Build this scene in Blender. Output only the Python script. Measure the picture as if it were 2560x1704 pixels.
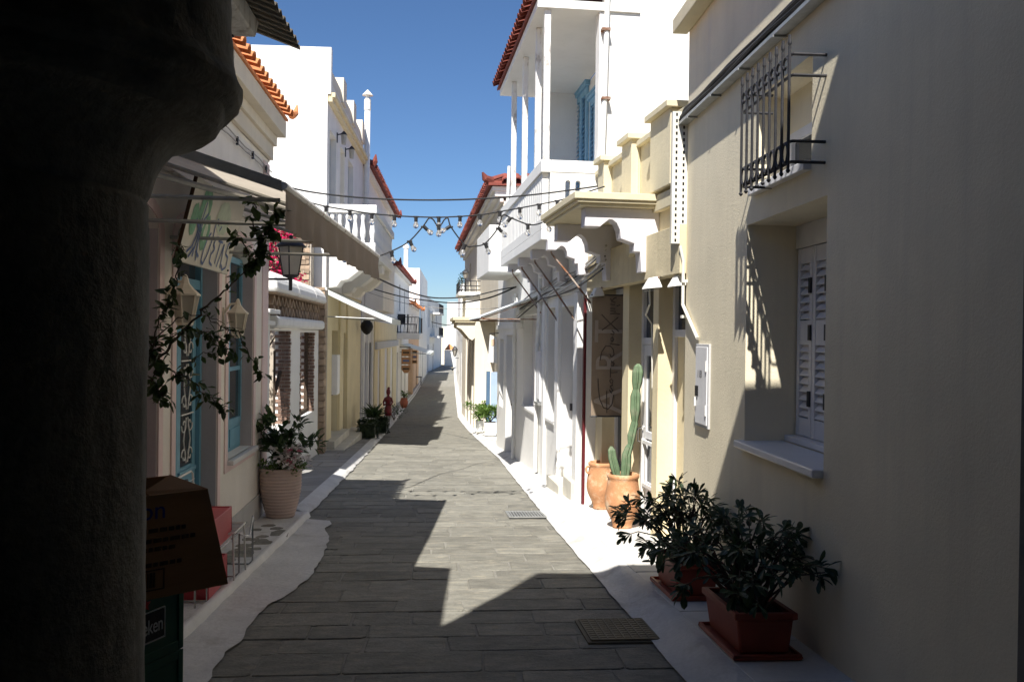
import bpy, bmesh, math, random
from mathutils import Vector, Matrix, noise
from math import sin, cos, tan, pi, radians, sqrt, atan, atan2, exp
random.seed(7)
for o in list(bpy.data.objects): bpy.data.objects.remove(o)
SC = bpy.context.scene
COL = SC.collection
# ------------------------------------------------------------------ camera, sky, sun, exposure
FPX, CXP, CYP = 2200., 1280., 852.
YAW, PIT, ROLL = atan(185/FPX), -atan(15/FPX), radians(.7)
CAM = Vector((0, 0, 1.5))
FW = Vector((sin(YAW)*cos(PIT), cos(YAW)*cos(PIT), sin(PIT)))
_r = Vector((cos(YAW), -sin(YAW), 0)); _u = _r.cross(FW)
RT = _r*cos(ROLL) + _u*sin(ROLL); UP = _u*cos(ROLL) - _r*sin(ROLL)
cd = bpy.data.cameras.new('camera'); cam = bpy.data.objects.new('camera', cd); COL.objects.link(cam)
cam.matrix_world = Matrix(((RT.x, UP.x, -FW.x, CAM.x), (RT.y, UP.y, -FW.y, CAM.y), (RT.z, UP.z, -FW.z, CAM.z), (0, 0, 0, 1)))
cd.sensor_width = 36; cd.lens = 36*FPX/2560; cd.clip_start = .05; cd.clip_end = 60000
SC.camera = cam
SUN = Vector((.25, .79, -1)).normalized()          # direction the light travels
W = bpy.data.worlds.new('World'); SC.world = W; W.use_nodes = True
nt = W.node_tree; nt.nodes.clear()
sk = nt.nodes.new('ShaderNodeTexSky'); sk.sky_type = 'NISHITA'; sk.sun_disc = False
sk.sun_elevation = math.asin(-SUN.z); sk.sun_rotation = atan2(-SUN.x, -SUN.y)
sk.air_density = .95; sk.dust_density = .15; sk.ozone_density = 10; sk.altitude = 0
bg = nt.nodes.new('ShaderNodeBackground'); bg.inputs[1].default_value = .066
wo = nt.nodes.new('ShaderNodeOutputWorld')
nt.links.new(sk.outputs[0], bg.inputs[0]); nt.links.new(bg.outputs[0], wo.inputs[0])
sl = bpy.data.lights.new('sun', 'SUN'); sl.energy = 5.0; sl.angle = radians(.53); sl.color = (1, .958, .895)
so = bpy.data.objects.new('sun', sl); COL.objects.link(so); so.location = (-8, -24, 40)
so.rotation_euler = SUN.to_track_quat('-Z', 'Y').to_euler()
SC.view_settings.view_transform = 'Standard'; SC.view_settings.look = 'None'
SC.view_settings.exposure = .78; SC.view_settings.gamma = 1; SC.view_settings.use_curve_mapping = False
SC.cycles.max_bounces = 10; SC.cycles.diffuse_bounces = 8; SC.cycles.caustics_reflective = False; SC.cycles.caustics_refractive = False

# ------------------------------------------------------------------ calibration helpers
HY = [-20, 0, 5.3, 9.2, 15.6, 23.5, 32, 52, 78, 117, 200, 330, 400]
HZ = [.3, 0, -.32, -.58, -.93, -1.32, -1.68, -2.14, -2.35, -2.53, -7, -16, -18]
def gz(y):
    if y <= HY[0]: return HZ[0]
    for i in range(len(HY)-1):
        if y <= HY[i+1]:
            return HZ[i] + (HZ[i+1]-HZ[i])*(y-HY[i])/(HY[i+1]-HY[i])
    return HZ[-1]
def ray(x, y): return FW + RT*((x-CXP)/FPX) + UP*((CYP-y)/FPX)
def onY(x, y, Y): d = ray(x, y); return CAM + d*(Y/d.y)
def onX(x, y, X): d = ray(x, y); return CAM + d*(X/d.x)
def G(x, y, off=0):
    d = ray(x, y); a = .5
    while a < 300:
        b = a*1.01
        if CAM.z + d.z*b - gz(d.y*b) - off < 0: break
        a = b
    return CAM + d*a

# ------------------------------------------------------------------ materials
MATS = {}
def mat(name, col, rough=.8, var=.12, scale=3., bump=.15, bscale=40., spec=.3, metal=0, streak=0, streakcol=None,
        patch=None, patchcol=None, patchscale=1.5, obj_var=0, stretch=(1, 1, 1), fine=0, alpha=None, trans=0, sheer=0):
    m = bpy.data.materials.new(name); m.use_nodes = True; n = m.node_tree; L = n.links
    p = n.nodes['Principled BSDF']
    p.inputs['Roughness'].default_value = rough; p.inputs['Metallic'].default_value = metal
    p.inputs['Specular IOR Level'].default_value = spec
    tc = n.nodes.new('ShaderNodeTexCoord'); mp = n.nodes.new('ShaderNodeMapping'); mp.inputs['Scale'].default_value = stretch
    geo = n.nodes.new('ShaderNodeNewGeometry')
    L.new(geo.outputs['Position'] if not obj_var else tc.outputs['Object'], mp.inputs[0])
    vec = mp.outputs[0]
    if obj_var:
        oi = n.nodes.new('ShaderNodeObjectInfo'); ad = n.nodes.new('ShaderNodeVectorMath'); ad.operation = 'MULTIPLY_ADD'
        L.new(oi.outputs['Random'], ad.inputs[0]); ad.inputs[1].default_value = (37, 19, 53); L.new(vec, ad.inputs[2]); vec = ad.outputs[0]
    def nz(sc, det=5, ro=.6, v=None):
        t = n.nodes.new('ShaderNodeTexNoise'); t.inputs['Scale'].default_value = sc; t.inputs['Detail'].default_value = det
        t.inputs['Roughness'].default_value = ro; L.new(v or vec, t.inputs['Vector']); return t.outputs[0]
    def mix(fac, a, b, mode='MIX'):
        x = n.nodes.new('ShaderNodeMix'); x.data_type = 'RGBA'; x.blend_type = mode
        if isinstance(fac, float): x.inputs[0].default_value = fac
        else: L.new(fac, x.inputs[0])
        for i, s in ((6, a), (7, b)):
            if isinstance(s, tuple): x.inputs[i].default_value = (*s, 1)
            else: L.new(s, x.inputs[i])
        return x.outputs[2]
    def ramp(s, lo, hi):
        r = n.nodes.new('ShaderNodeMapRange'); r.inputs[1].default_value = lo; r.inputs[2].default_value = hi
        L.new(s, r.inputs[0]); return r.outputs[0]
    dk = tuple(c*(1-var) for c in col); lt = tuple(min(.95, c*(1+var)) for c in col)
    c = mix(ramp(nz(scale), .32, .68), dk, lt)
    if fine: c = mix(ramp(nz(scale*12, 3), .35, .65), mix(float(fine), c, (0., 0., 0.)), c)
    if patch: c = mix(ramp(nz(patchscale, 6, .65), 1-patch-.08, 1-patch+.1), c, patchcol)
    if streak:
        m2 = n.nodes.new('ShaderNodeMapping'); m2.inputs['Scale'].default_value = (7, 7, .35); L.new(geo.outputs['Position'], m2.inputs[0])
        sf = ramp(nz(1.0, 5, .6, m2.outputs[0]), .5, .78)
        mu = n.nodes.new('ShaderNodeMath'); mu.operation = 'MULTIPLY'; L.new(sf, mu.inputs[0]); mu.inputs[1].default_value = streak
        c = mix(mu.outputs[0], c, streakcol or tuple(x*.45 for x in col))
    if obj_var:
        ml = n.nodes.new('ShaderNodeMapRange'); L.new(oi.outputs['Random'], ml.inputs[0]); ml.inputs[3].default_value = 1-obj_var; ml.inputs[4].default_value = 1+obj_var
        v = n.nodes.new('ShaderNodeHueSaturation'); L.new(c, v.inputs['Color']); L.new(ml.outputs[0], v.inputs['Value']); c = v.outputs[0]
    L.new(c, p.inputs['Base Color'])
    if bump:
        b = n.nodes.new('ShaderNodeBump'); b.inputs['Strength'].default_value = bump; b.inputs['Distance'].default_value = .02
        L.new(nz(bscale, 6, .65), b.inputs['Height']); L.new(b.outputs[0], p.inputs['Normal'])
    if trans: p.inputs['Transmission Weight'].default_value = trans
    if alpha is not None: p.inputs['Alpha'].default_value = alpha
    if sheer:                                             # thin cloth: some light passes through
        t = n.nodes.new('ShaderNodeBsdfTranslucent'); L.new(c, t.inputs[0])
        x = n.nodes.new('ShaderNodeMixShader'); x.inputs[0].default_value = sheer
        L.new(p.outputs[0], x.inputs[1]); L.new(t.outputs[0], x.inputs[2]); L.new(x.outputs[0], n.nodes['Material Output'].inputs[0])
    MATS[name] = m; return m
WHITE = mat('whitewash', (.80, .79, .755), .85, .04, 1.3, .25, 14, streak=.10, streakcol=(.5, .46, .4), patch=.26, patchcol=(.72, .70, .66))
WHITE2 = mat('white_paint_rough', (.78, .775, .74), .8, .06, 6, .3, 30)
CREAM = mat('cream_plaster', (.72, .66, .55), .85, .06, 2, .2, 25, streak=.15)
BEIGE = mat('beige_plaster', (.81, .73, .545), .88, .07, 1.6, .22, 70, streak=.24, streakcol=(.52, .47, .37), patch=.30, patchcol=(.72, .69, .60), patchscale=1.1)
BEIGETRIM = mat('beige_trim', (.68, .61, .43), .8, .06, 2, .2, 30, streak=.2, streakcol=(.36, .32, .22))
YELLOW = mat('yellow_plaster', (.74, .64, .42), .85, .06, 2, .2, 35, streak=.15, streakcol=(.5, .4, .25))
YELLOWD = mat('ochre_plaster', (.63, .55, .37), .85, .1, 2, .2, 35, streak=.3, streakcol=(.33, .27, .16))
PINK = mat('pink_plaster', (.78, .63, .62), .85, .06, 3, .2, 35, streak=.1)
OFFW = mat('off_white_plaster', (.82, .785, .725), .85, .05, 2, .2, 25, streak=.14, streakcol=(.55, .50, .44))
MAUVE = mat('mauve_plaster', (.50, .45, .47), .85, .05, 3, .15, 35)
PEACH = mat('peach_plaster', (.62, .44, .30), .85, .08, 2, .2, 25, streak=.2)
GREYP = mat('grey_plaster', (.5, .5, .5), .85, .06, 2, .2, 25, streak=.2)
LILAC = mat('pale_lilac_plaster', (.66, .64, .66), .85, .05, 2, .2, 25, streak=.1)
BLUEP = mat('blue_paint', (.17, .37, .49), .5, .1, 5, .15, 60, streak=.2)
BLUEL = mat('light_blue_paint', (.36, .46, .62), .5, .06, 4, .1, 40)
SHADEB = mat('shade_toned_blue_paint', (.085, .15, .24), .5, .1, 5, .1, 60)  # shade put into the blue for the second gate leaf; recessed door shares it
SHUTB = mat('sky_blue_shutter', (.22, .43, .60), .5, .1, 5, .1, 60)
WOODW = mat('white_woodwork', (.74, .74, .75), .45, .04, 5, .06, 60, streak=.1)
PEEL = mat('peeling_white_paint', (.8, .79, .76), .7, .05, 6, .4, 40, patch=.40, patchcol=(.30, .25, .21), patchscale=9, stretch=(1, 1, .45))
GLASS = mat('dark_window_glass', (.045, .052, .06), .06, .3, 3, 0, spec=.6)
TERRA = mat('red_roof_tile', (.215, .056, .04), .8, .2, 6, .3, 40, obj_var=.22)
TERRAO = mat('orange_roof_tile', (.62, .245, .10), .8, .2, 6, .3, 40, obj_var=.16, patch=.22, patchcol=(.4, .22, .13), patchscale=12)
CLAYR = mat('red_clay', (.40, .13, .075), .8, .12, 7, .2, 30)
POTM = mat('weathered_clay', (.53, .265, .13), .85, .16, 7, .35, 30, patch=.42, patchcol=(.62, .47, .32), patchscale=7, fine=.06)
POTP = mat('pink_clay', (.55, .435, .40), .85, .08, 5, .2, 60)
PLASTR = mat('maroon_plastic', (.27, .055, .035), .5, .12, 6, .05, 40)
REDB = mat('red_lacquer', (.50, .06, .07), .35, .06, 4, .03, 30)
REDP = mat('dark_red_paint', (.12, .015, .019), .5, .12, 6, .1, 30)
CARD = mat('cardboard', (.30, .165, .075), .85, .1, 5, .1, 80, stretch=(1, 1, 6))
GREENC = mat('green_crate_plastic', (.02, .085, .05), .45, .2, 5, .04, 40)
BLACKL = mat('black_print', (.012, .012, .014), .5, .1)
WHITEL = mat('pale_print', (.62, .64, .66), .5, .05)
BLUEPR = mat('blue_print', (.02, .03, .22), .7, .1)
BROWNPR = mat('dark_brown_print', (.05, .025, .012), .8, .1)
REDPR = mat('red_print', (.5, .03, .03), .6, .1)
IRON = mat('wrought_iron', (.03, .03, .034), .5, .2, 20, .2, 80, spec=.4)
GALV = mat('galvanised_steel', (.42, .43, .42), .45, .15, 12, .1, 60, metal=.6, patch=.2, patchcol=(.35, .3, .25), patchscale=9)
RUST = mat('rusty_steel', (.30, .25, .21), .8, .2, 10, .3, 60, patch=.5, patchcol=(.20, .075, .03), patchscale=6)
CHROME = mat('bent_steel_wire', (.45, .45, .45), .25, .1, 10, 0, metal=.9)
CABLE = mat('black_cable', (.02, .02, .022), .6, .2)
CABLEG = mat('grey_cable', (.36, .34, .31), .7, .2, 20)
TRAYP = mat('cream_enamel', (.72, .70, .62), .5, .06, 8, .05, 40)
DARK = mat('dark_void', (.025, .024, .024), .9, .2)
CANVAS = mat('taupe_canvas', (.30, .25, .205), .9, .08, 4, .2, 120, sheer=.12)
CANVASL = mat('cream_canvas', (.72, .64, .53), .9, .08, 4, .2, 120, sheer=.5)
WAWN = mat('white_canvas', (.75, .79, .77), .8, .05, 4, .1, 90, sheer=.2)
CORR = mat('rusty_corrugated_sheet', (.30, .27, .22), .6, .25, 6, .2, 30, metal=.2, patch=.35, patchcol=(.30, .17, .09), patchscale=3, stretch=(1, 6, 1))
TIN = mat('tin_sheet', (.62, .66, .67), .5, .1, 6, .1, 30, metal=.2)
STONE = mat('street_schist', (.238, .230, .196), .82, .22, 5, .8, 26, obj_var=.17, stretch=(1, 1.9, 1), fine=.24, patch=.40, patchcol=(.30, .277, .22), patchscale=6, spec=.3)
MORTAR = mat('street_mortar', (.265, .255, .222), .9, .15, 3, .5, 40, fine=.2, patch=.40, patchcol=(.19, .183, .16), patchscale=2)
LIME = mat('lime_wash_on_stone', (.64, .632, .61), .9, .1, 3, .6, 16, patch=.36, patchcol=(.45, .43, .39), patchscale=2.6, fine=.10)
LIMESLAB = mat('lime_washed_slab', (.62, .61, .575), .85, .08, 3, .3, 18, obj_var=.08, patch=.3, patchcol=(.46, .45, .41), patchscale=2.5, fine=.05)
PAVE = mat('grey_pavement', (.30, .29, .27), .85, .14, 2, .3, 24, obj_var=.12, patch=.35, patchcol=(.42, .41, .38), patchscale=1.6)
MARBLE = mat('white_marble', (.70, .70, .71), .3, .05, 3, .02, 20, spec=.5)
STEPM = mat('worn_marble_step', (.58, .55, .47), .6, .1, 3, .15, 25, patch=.3, patchcol=(.45, .40, .31), patchscale=4)
RUBBLE = mat('rubble_stone', (.36, .27, .19), .9, .2, 6, .6, 22, obj_var=.25)
BRICKM = mat('old_brick', (.235, .155, .118), .9, .25, 8, .5, 40, obj_var=.3, patch=.2, patchcol=(.3, .26, .22), patchscale=10)
OLDST = mat('old_column_stone', (.31, .295, .245), .92, .25, 5, .4, 26, fine=.2, patch=.38, patchcol=(.42, .40, .33), patchscale=3, streak=.6)
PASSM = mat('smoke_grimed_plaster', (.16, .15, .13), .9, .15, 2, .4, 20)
SOIL = mat('potting_soil', (.03, .022, .016), .95, .3, 20, .8, 60)
def leafmat(name, c, var=.4):
    m = mat(name, c, .45, var, 8, 0, spec=.4, sheer=.22); return m
LEAFD = leafmat('dark_shrub_leaf', (.045, .075, .032))
LEAFV = leafmat('vine_leaf', (.05, .085, .02))
LEAFG = leafmat('fresh_leaf', (.105, .185, .03))
LEAFS = leafmat('pot_plant_leaf', (.05, .09, .03))
HEDGE = leafmat('hedge_leaf', (.03, .05, .02))
CACT = mat('cactus_skin', (.125, .185, .105), .6, .2, 7, .1, 60, patch=.4, patchcol=(.22, .235, .16), patchscale=9)
BARK = mat('bark', (.07, .05, .035), .9, .3, 20, .4, 50)
MAG = mat('magenta_bract', (.56, .012, .10), .6, .35, 12, 0, sheer=.3)
FLW = mat('white_petal', (.78, .74, .74), .6, .1, 12, 0, sheer=.2)
FLP = mat('pink_petal', (.6, .2, .28), .6, .2, 12, 0, sheer=.2)
LANTG = mat('frosted_lantern_glass', (.62, .58, .5), .35, .08, 5, .05, 30, sheer=.4)
LANTC = mat('cream_lantern_metal', (.72, .66, .55), .5, .1, 8, .1, 40)
BULB = mat('clear_bulb_glass', (.9, .9, .9), .03, .02, 5, 0, trans=.85)
SIGNB = mat('hand_painted_board', (.62, .60, .52), .6, .06, 3, .05, 40)
SGREEN = mat('green_wash_paint', (.17, .36, .23), .7, .25, 14, 0)
SBLUE = mat('blue_brush_paint', (.10, .15, .30), .7, .15, 14, 0)
BANNER = mat('brown_sheer_cloth', (.29, .225, .165), .85, .06, 6, .15, 90, sheer=.15)
BANNERW = mat('pale_cloth_letters', (.40, .34, .29), .85, .06, 8, .1, 90)
WOODS = mat('varnished_wood_sign', (.42, .22, .10), .6, .15, 5, .1, 30, stretch=(1, 1, 5))
SKINR = mat('red_glazed_figure', (.17, .01, .014), .3, .15, 8, 0, spec=.5)
SEAM = mat('sea_water', (.03, .09, .16), .15, .1, .02, .1, .3)
EARTH = mat('dry_ground', (.26, .23, .17), .95, .2, .3, .2, 5)

# ------------------------------------------------------------------ building helpers
class Fac:
    """A facade: u runs along the street away from p, w out to the street, z up. Objects under its root use local (u, +-w, z-zb)."""
    def __init__(s, p, q, side, zb):
        s.p = Vector((p[0], p[1], 0)); d = Vector((q[0]-p[0], q[1]-p[1], 0)); s.L = d.length; s.d = d.normalized()
        s.s = 1 if side == 'R' else -1; s.n = Vector((-s.d.y, s.d.x, 0))*s.s; s.zb = zb
    def f(s, a): return Vector((a[0], s.s*a[1], a[2]-s.zb))
    def px(s, x, y, w=0):
        r = ray(x, y); o = s.p + s.n*w; t = (o-CAM).dot(s.n)/r.dot(s.n); P = CAM + r*t
        return (P-s.p).dot(s.d), P.z
    def uY(s, Y): return (Y-s.p.y)/s.d.y
    def world(s, u, w, z): return Vector((0, 0, z)) + s.p + s.d*u + s.n*w
    def place(s, o):
        o.location = (s.p.x, s.p.y, s.zb); o.rotation_euler = (0, 0, atan2(s.d.y, s.d.x))
class Free:
    """An object of its own at a place, turned about the vertical."""
    def __init__(s, loc, rz=0): s.loc = Vector(loc); s.rz = rz
    def f(s, a): return Vector(a)
    def place(s, o): o.location = s.loc; o.rotation_euler = (0, 0, s.rz)
def tag(o, label, cat, group=None, kind=None):
    if label: o['label'] = label
    if cat: o['category'] = cat
    if group: o['group'] = group
    if kind: o['kind'] = kind
    return o
def thing(name, fr, label, cat, group=None):
    o = bpy.data.objects.new(name, None); COL.objects.link(o); o.empty_display_size = .1
    fr.place(o); return tag(o, label, cat, group)
class MB:
    def __init__(s, fr): s.fr = fr; s.v = []; s.fc = []
    def vs(s, pts):
        i = len(s.v); s.v += [s.fr.f(p) for p in pts]; return i
    def face(s, pts):
        i = s.vs(pts); s.fc.append(tuple(range(i, i+len(pts)))); return s
    def box(s, a0, a1, b0, b1, c0, c1):
        i = s.vs([(a, b, c) for c in (c0, c1) for b in (b0, b1) for a in (a0, a1)])
        for q in ((0, 2, 3, 1), (4, 5, 7, 6), (0, 1, 5, 4), (2, 6, 7, 3), (0, 4, 6, 2), (1, 3, 7, 5)):
            s.fc.append(tuple(i+k for k in q))
        return s
    def hexa(s, p8):
        i = s.vs(p8)
        for q in ((0, 3, 2, 1), (4, 5, 6, 7), (0, 1, 5, 4), (1, 2, 6, 5), (2, 3, 7, 6), (3, 0, 4, 7)): s.fc.append(tuple(i+k for k in q))
        return s
    def prism(s, poly, axis, t0, t1):
        """poly: 2-D outline in the two other axes; extruded along axis 0/1/2 from t0 to t1"""
        def P(q, t):
            r = list(q); r.insert(axis, t); return tuple(r)
        n = len(poly); i = s.vs([P(q, t0) for q in poly] + [P(q, t1) for q in poly])
        s.fc.append(tuple(range(i, i+n))); s.fc.append(tuple(range(i+2*n-1, i+n-1, -1)))
        for k in range(n): s.fc.append((i+k, i+(k+1) % n, i+n+(k+1) % n, i+n+k))
        return s
    def tube(s, pts, r, n=6, caps=True):
        pts = [s.fr.f(p) for p in pts]; m = len(pts); rr = r if isinstance(r, (list, tuple)) else [r]*m
        base = len(s.v); up0 = None
        for k in range(m):
            d = (pts[min(k+1, m-1)] - pts[max(k-1, 0)]).normalized()
            if up0 is None: up0 = Vector((0, 0, 1)) if abs(d.z) < .9 else Vector((1, 0, 0))
            a = d.cross(up0).normalized(); b = a.cross(d).normalized(); up0 = b
            for j in range(n):
                t = 2*pi*j/n; s.v.append(pts[k] + a*cos(t)*rr[k] + b*sin(t)*rr[k])
        for k in range(m-1):
            for j in range(n):
                s.fc.append((base+k*n+j, base+k*n+(j+1) % n, base+(k+1)*n+(j+1) % n, base+(k+1)*n+j))
        if caps: s.fc.append(tuple(range(base+n-1, base-1, -1))); s.fc.append(tuple(base+(m-1)*n+j for j in range(n)))
        return s
    def lathe(s, prof, c=(0, 0, 0), n=20, wob=0):
        base = len(s.v); m = len(prof)
        for (r, z) in prof:
            for j in range(n):
                t = 2*pi*j/n; q = r*(1+wob*sin(3*t+z*5))
                s.v.append(s.fr.f((c[0]+q*cos(t), c[1]+q*sin(t), c[2]+z)))
        for k in range(m-1):
            for j in range(n): s.fc.append((base+k*n+j, base+k*n+(j+1) % n, base+(k+1)*n+(j+1) % n, base+(k+1)*n+j))
        s.fc.append(tuple(range(base+n-1, base-1, -1))); s.fc.append(tuple(base+(m-1)*n+j for j in range(n)))
        return s
    def grid(s, P):
        nr = len(P); nc = len(P[0]); b = s.vs([p for r in P for p in r])
        for i in range(nr-1):
            for j in range(nc-1): s.fc.append((b+i*nc+j, b+i*nc+j+1, b+(i+1)*nc+j+1, b+(i+1)*nc+j))
        return s
    def wall(s, u0, u1, z0, z1, w0=0, thick=.3, holes=()):
        """a wall with openings: holes (ua, ub, za, zb, depth, arch_rise)"""
        holes = [h if len(h) == 6 else (*h, 0) for h in holes]
        us = sorted({u0, u1, *[h[0] for h in holes], *[h[1] for h in holes]}); zs = sorted({z0, z1, *[h[2] for h in holes], *[h[3] for h in holes]})
        us = [u for u in us if u0 <= u <= u1]; zs = [z for z in zs if z0 <= z <= z1]
        for i in range(len(us)-1):
            for j in range(len(zs)-1):
                a, b, c, d = us[i], us[i+1], zs[j], zs[j+1]; mu, mz = (a+b)/2, (c+d)/2
                if any(h[0] < mu < h[1] and h[2] < mz < h[3] for h in holes): continue
                s.face([(a, w0, c), (b, w0, c), (b, w0, d), (a, w0, d)])
                s.face([(a, w0-thick, c), (b, w0-thick, c), (b, w0-thick, d), (a, w0-thick, d)])
        for (a, b, c, d, dp, r) in holes:
            dp = thick; e = w0-dp; t = d-r
            s.face([(a, w0, c), (a, e, c), (a, e, t), (a, w0, t)]); s.face([(b, w0, c), (b, e, c), (b, e, t), (b, w0, t)])
            if c > z0+.01: s.face([(a, w0, c), (b, w0, c), (b, e, c), (a, e, c)])
            if not r: s.face([(a, w0, d), (b, w0, d), (b, e, d), (a, e, d)])
            else:
                n = 10; A = [(a+(b-a)*k/n, t + r*sqrt(max(0, 1-((k/n)*2-1)**2))) for k in range(n+1)]
                for k in range(n):
                    (x0, y0), (x1, y1) = A[k], A[k+1]
                    s.face([(x0, w0, y0), (x1, w0, y1), (x1, w0, d), (x0, w0, d)])
                    s.face([(x0, w0, y0), (x1, w0, y1), (x1, e, y1), (x0, e, y0)])
                    s.face([(x0, e, y0), (x1, e, y1), (x1, e, d), (x0, e, d)])
        e = w0-thick
        s.face([(u0, w0, z1), (u1, w0, z1), (u1, e, z1), (u0, e, z1)])
        s.face([(u0, w0, z0), (u0, e, z0), (u0, e, z1), (u0, w0, z1)]); s.face([(u1, w0, z0), (u1, e, z0), (u1, e, z1), (u1, w0, z1)])
        return s
    def build(s, name, m, parent=None, smooth=False, bevel=0, kind=None, label=None, merge=True):
        me = bpy.data.meshes.new(name)
        me.from_pydata([tuple(v) for v in s.v], [], s.fc); me.materials.append(m)
        if merge and len(s.v) < 20000:
            b = bmesh.new(); b.from_mesh(me)
            bmesh.ops.remove_doubles(b, verts=b.verts, dist=1e-5)
            bmesh.ops.recalc_face_normals(b, faces=b.faces); b.to_mesh(me); b.free()
        if smooth:
            for p in me.polygons: p.use_smooth = True
        o = bpy.data.objects.new(name, me); COL.objects.link(o)
        if parent is not None: o.parent = parent
        else: s.fr.place(o)
        if bevel:
            md = o.modifiers.new('bevel', 'BEVEL'); md.width = bevel; md.segments = 2; md.limit_method = 'ANGLE'; md.angle_limit = radians(40)
        if kind: o['kind'] = kind
        if label: o['label'] = label
        return o
def copy_of(o, parent, loc=None, rot=None, scale=None, name=None):
    c = o.copy(); COL.objects.link(c); c.parent = parent
    if loc is not None: c.location = loc
    if rot is not None: c.rotation_euler = rot
    if scale is not None: c.scale = scale
    return c
def copy_tree(o, parent=None):
    c = o.copy(); COL.objects.link(c); c.parent = parent
    for ch in list(o.children): copy_tree(ch, c)
    return c
def arc(a, b, n, r, c):    # points of an arc in 2-D
    return [(c[0]+r*cos(a+(b-a)*k/n), c[1]+r*sin(a+(b-a)*k/n)) for k in range(n+1)]
def text(body, size, m, parent, mx, name='lettering', ext=.002, shear=0, align='LEFT', space=1):
    cu = bpy.data.curves.new(name, 'FONT'); cu.body = body; cu.size = size; cu.extrude = ext; cu.shear = shear; cu.align_x = align; cu.space_character = space
    t = bpy.data.objects.new(name, cu); me = bpy.data.meshes.new_from_object(t); bpy.data.objects.remove(t)
    me.materials.append(m); o = bpy.data.objects.new(name, me); COL.objects.link(o); o.parent = parent; o.matrix_local = mx; return o
def leaves(mb, pts, size, width=.45, droop=.4, n=1, spread=.0, rnd=random, fold=.25):
    """leaf-shaped blades: pts = (position, outward direction)"""
    for P, D in pts:
        for _ in range(n):
            p = Vector(P) + Vector((rnd.gauss(0, 1), rnd.gauss(0, 1), rnd.gauss(0, 1)))*spread
            d = (Vector(D).normalized() + Vector((rnd.gauss(0, 1), rnd.gauss(0, 1), rnd.gauss(0, 1)-droop*.6))*.55).normalized()
            L = size*rnd.uniform(.65, 1.25); s = d.cross(Vector((rnd.gauss(0, .3), rnd.gauss(0, .3), 1))).normalized()*L*width*.5
            nn = s.cross(d).normalized()*L*fold*.3
            a = p; b = p+d*L*.45; c = p+d*L - nn*.8
            i = len(mb.v); mb.v += [a, b-s+nn, b, b+s+nn, c, p+d*L*.8-s*.62, p+d*L*.8+s*.62]
            mb.fc += [(i, i+2, i+1), (i, i+3, i+2), (i+1, i+2, i+4, i+5), (i+2, i+3, i+6, i+4)]
# window and door fillers for a facade; all are parts of the house that owns the wall
def window(fr, par, ua, ub, za, zb, w, fm=WOODW, gm=GLASS, nu=2, nz=1, t=.05, d=.05, arch=0):
    m = MB(fr)
    m.box(ua, ua+t, w-d, w, za, zb).box(ub-t, ub, w-d, w, za, zb).box(ua+t, ub-t, w-d, w, za, za+t).box(ua+t, ub-t, w-d, w, zb-t, zb)
    for k in range(1, nu):
        c = ua+(ub-ua)*k/nu; m.box(c-t/2, c+t/2, w-d+.004, w-.004, za+t, zb-t)
    for k in range(1, nz):
        c = za+(zb-za)*k/nz
        for q in range(nu):
            a = ua+(ub-ua)*q/nu + (t if q == 0 else t/2); b = ua+(ub-ua)*(q+1)/nu - (t if q == nu-1 else t/2)
            m.box(a, b, w-d+.008, w-.008, c-t/3, c+t/3)
    o = m.build('window_frame', fm, par)
    MB(fr).box(ua+.01, ub-.01, w-d*.7, w-d*.5, za+.01, zb-.01).build('window_pane', gm, o)
    return o
def door(fr, par, ua, ub, za, zb, w, m=WOODW, panels=3, leafs=1, glass=0, knob=True):
    dm = MB(fr); dm.box(ua, ub, w-.06, w-.02, za, zb); dw = (ub-ua)/leafs
    for l in range(leafs):
        a = ua+dw*l; b = a+dw
        dm.box(a+.004, a+.09, w-.02, w, za, zb).box(b-.09, b-.004, w-.02, w, za, zb)
        H = (zb-za)
        for k in range(panels+1):
            c = za+H*k/panels; dm.box(a+.09, b-.09, w-.02, w-.003, max(za, c-.07), min(zb, c+.07))
        for k in range(panels-glass):
            c0 = za+H*k/panels+.12; c1 = za+H*(k+1)/panels-.12
            dm.box(a+.15, b-.15, w-.021, w-.006, c0, c1)
    o = dm.build('door', m, par)
    for l in range(leafs):
        a = ua+dw*l; b = a+dw
        for k in range(panels-glass, panels):
            MB(fr).box(a+.09, b-.09, w-.019, w-.012, za+(zb-za)*k/panels+.07, za+(zb-za)*(k+1)/panels-.07).build('door_pane', GLASS, o)
    if knob:
        MB(fr).lathe([(.012, 0), (.03, .02), (.03, .04), (.01, .055)], (0, 0, 0), 8).v
        k = MB(fr); k.box(ub-.08, ub-.05, w, w+.05, za+.95, za+1.05); k.build('door_handle', IRON, o)
    return o
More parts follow.
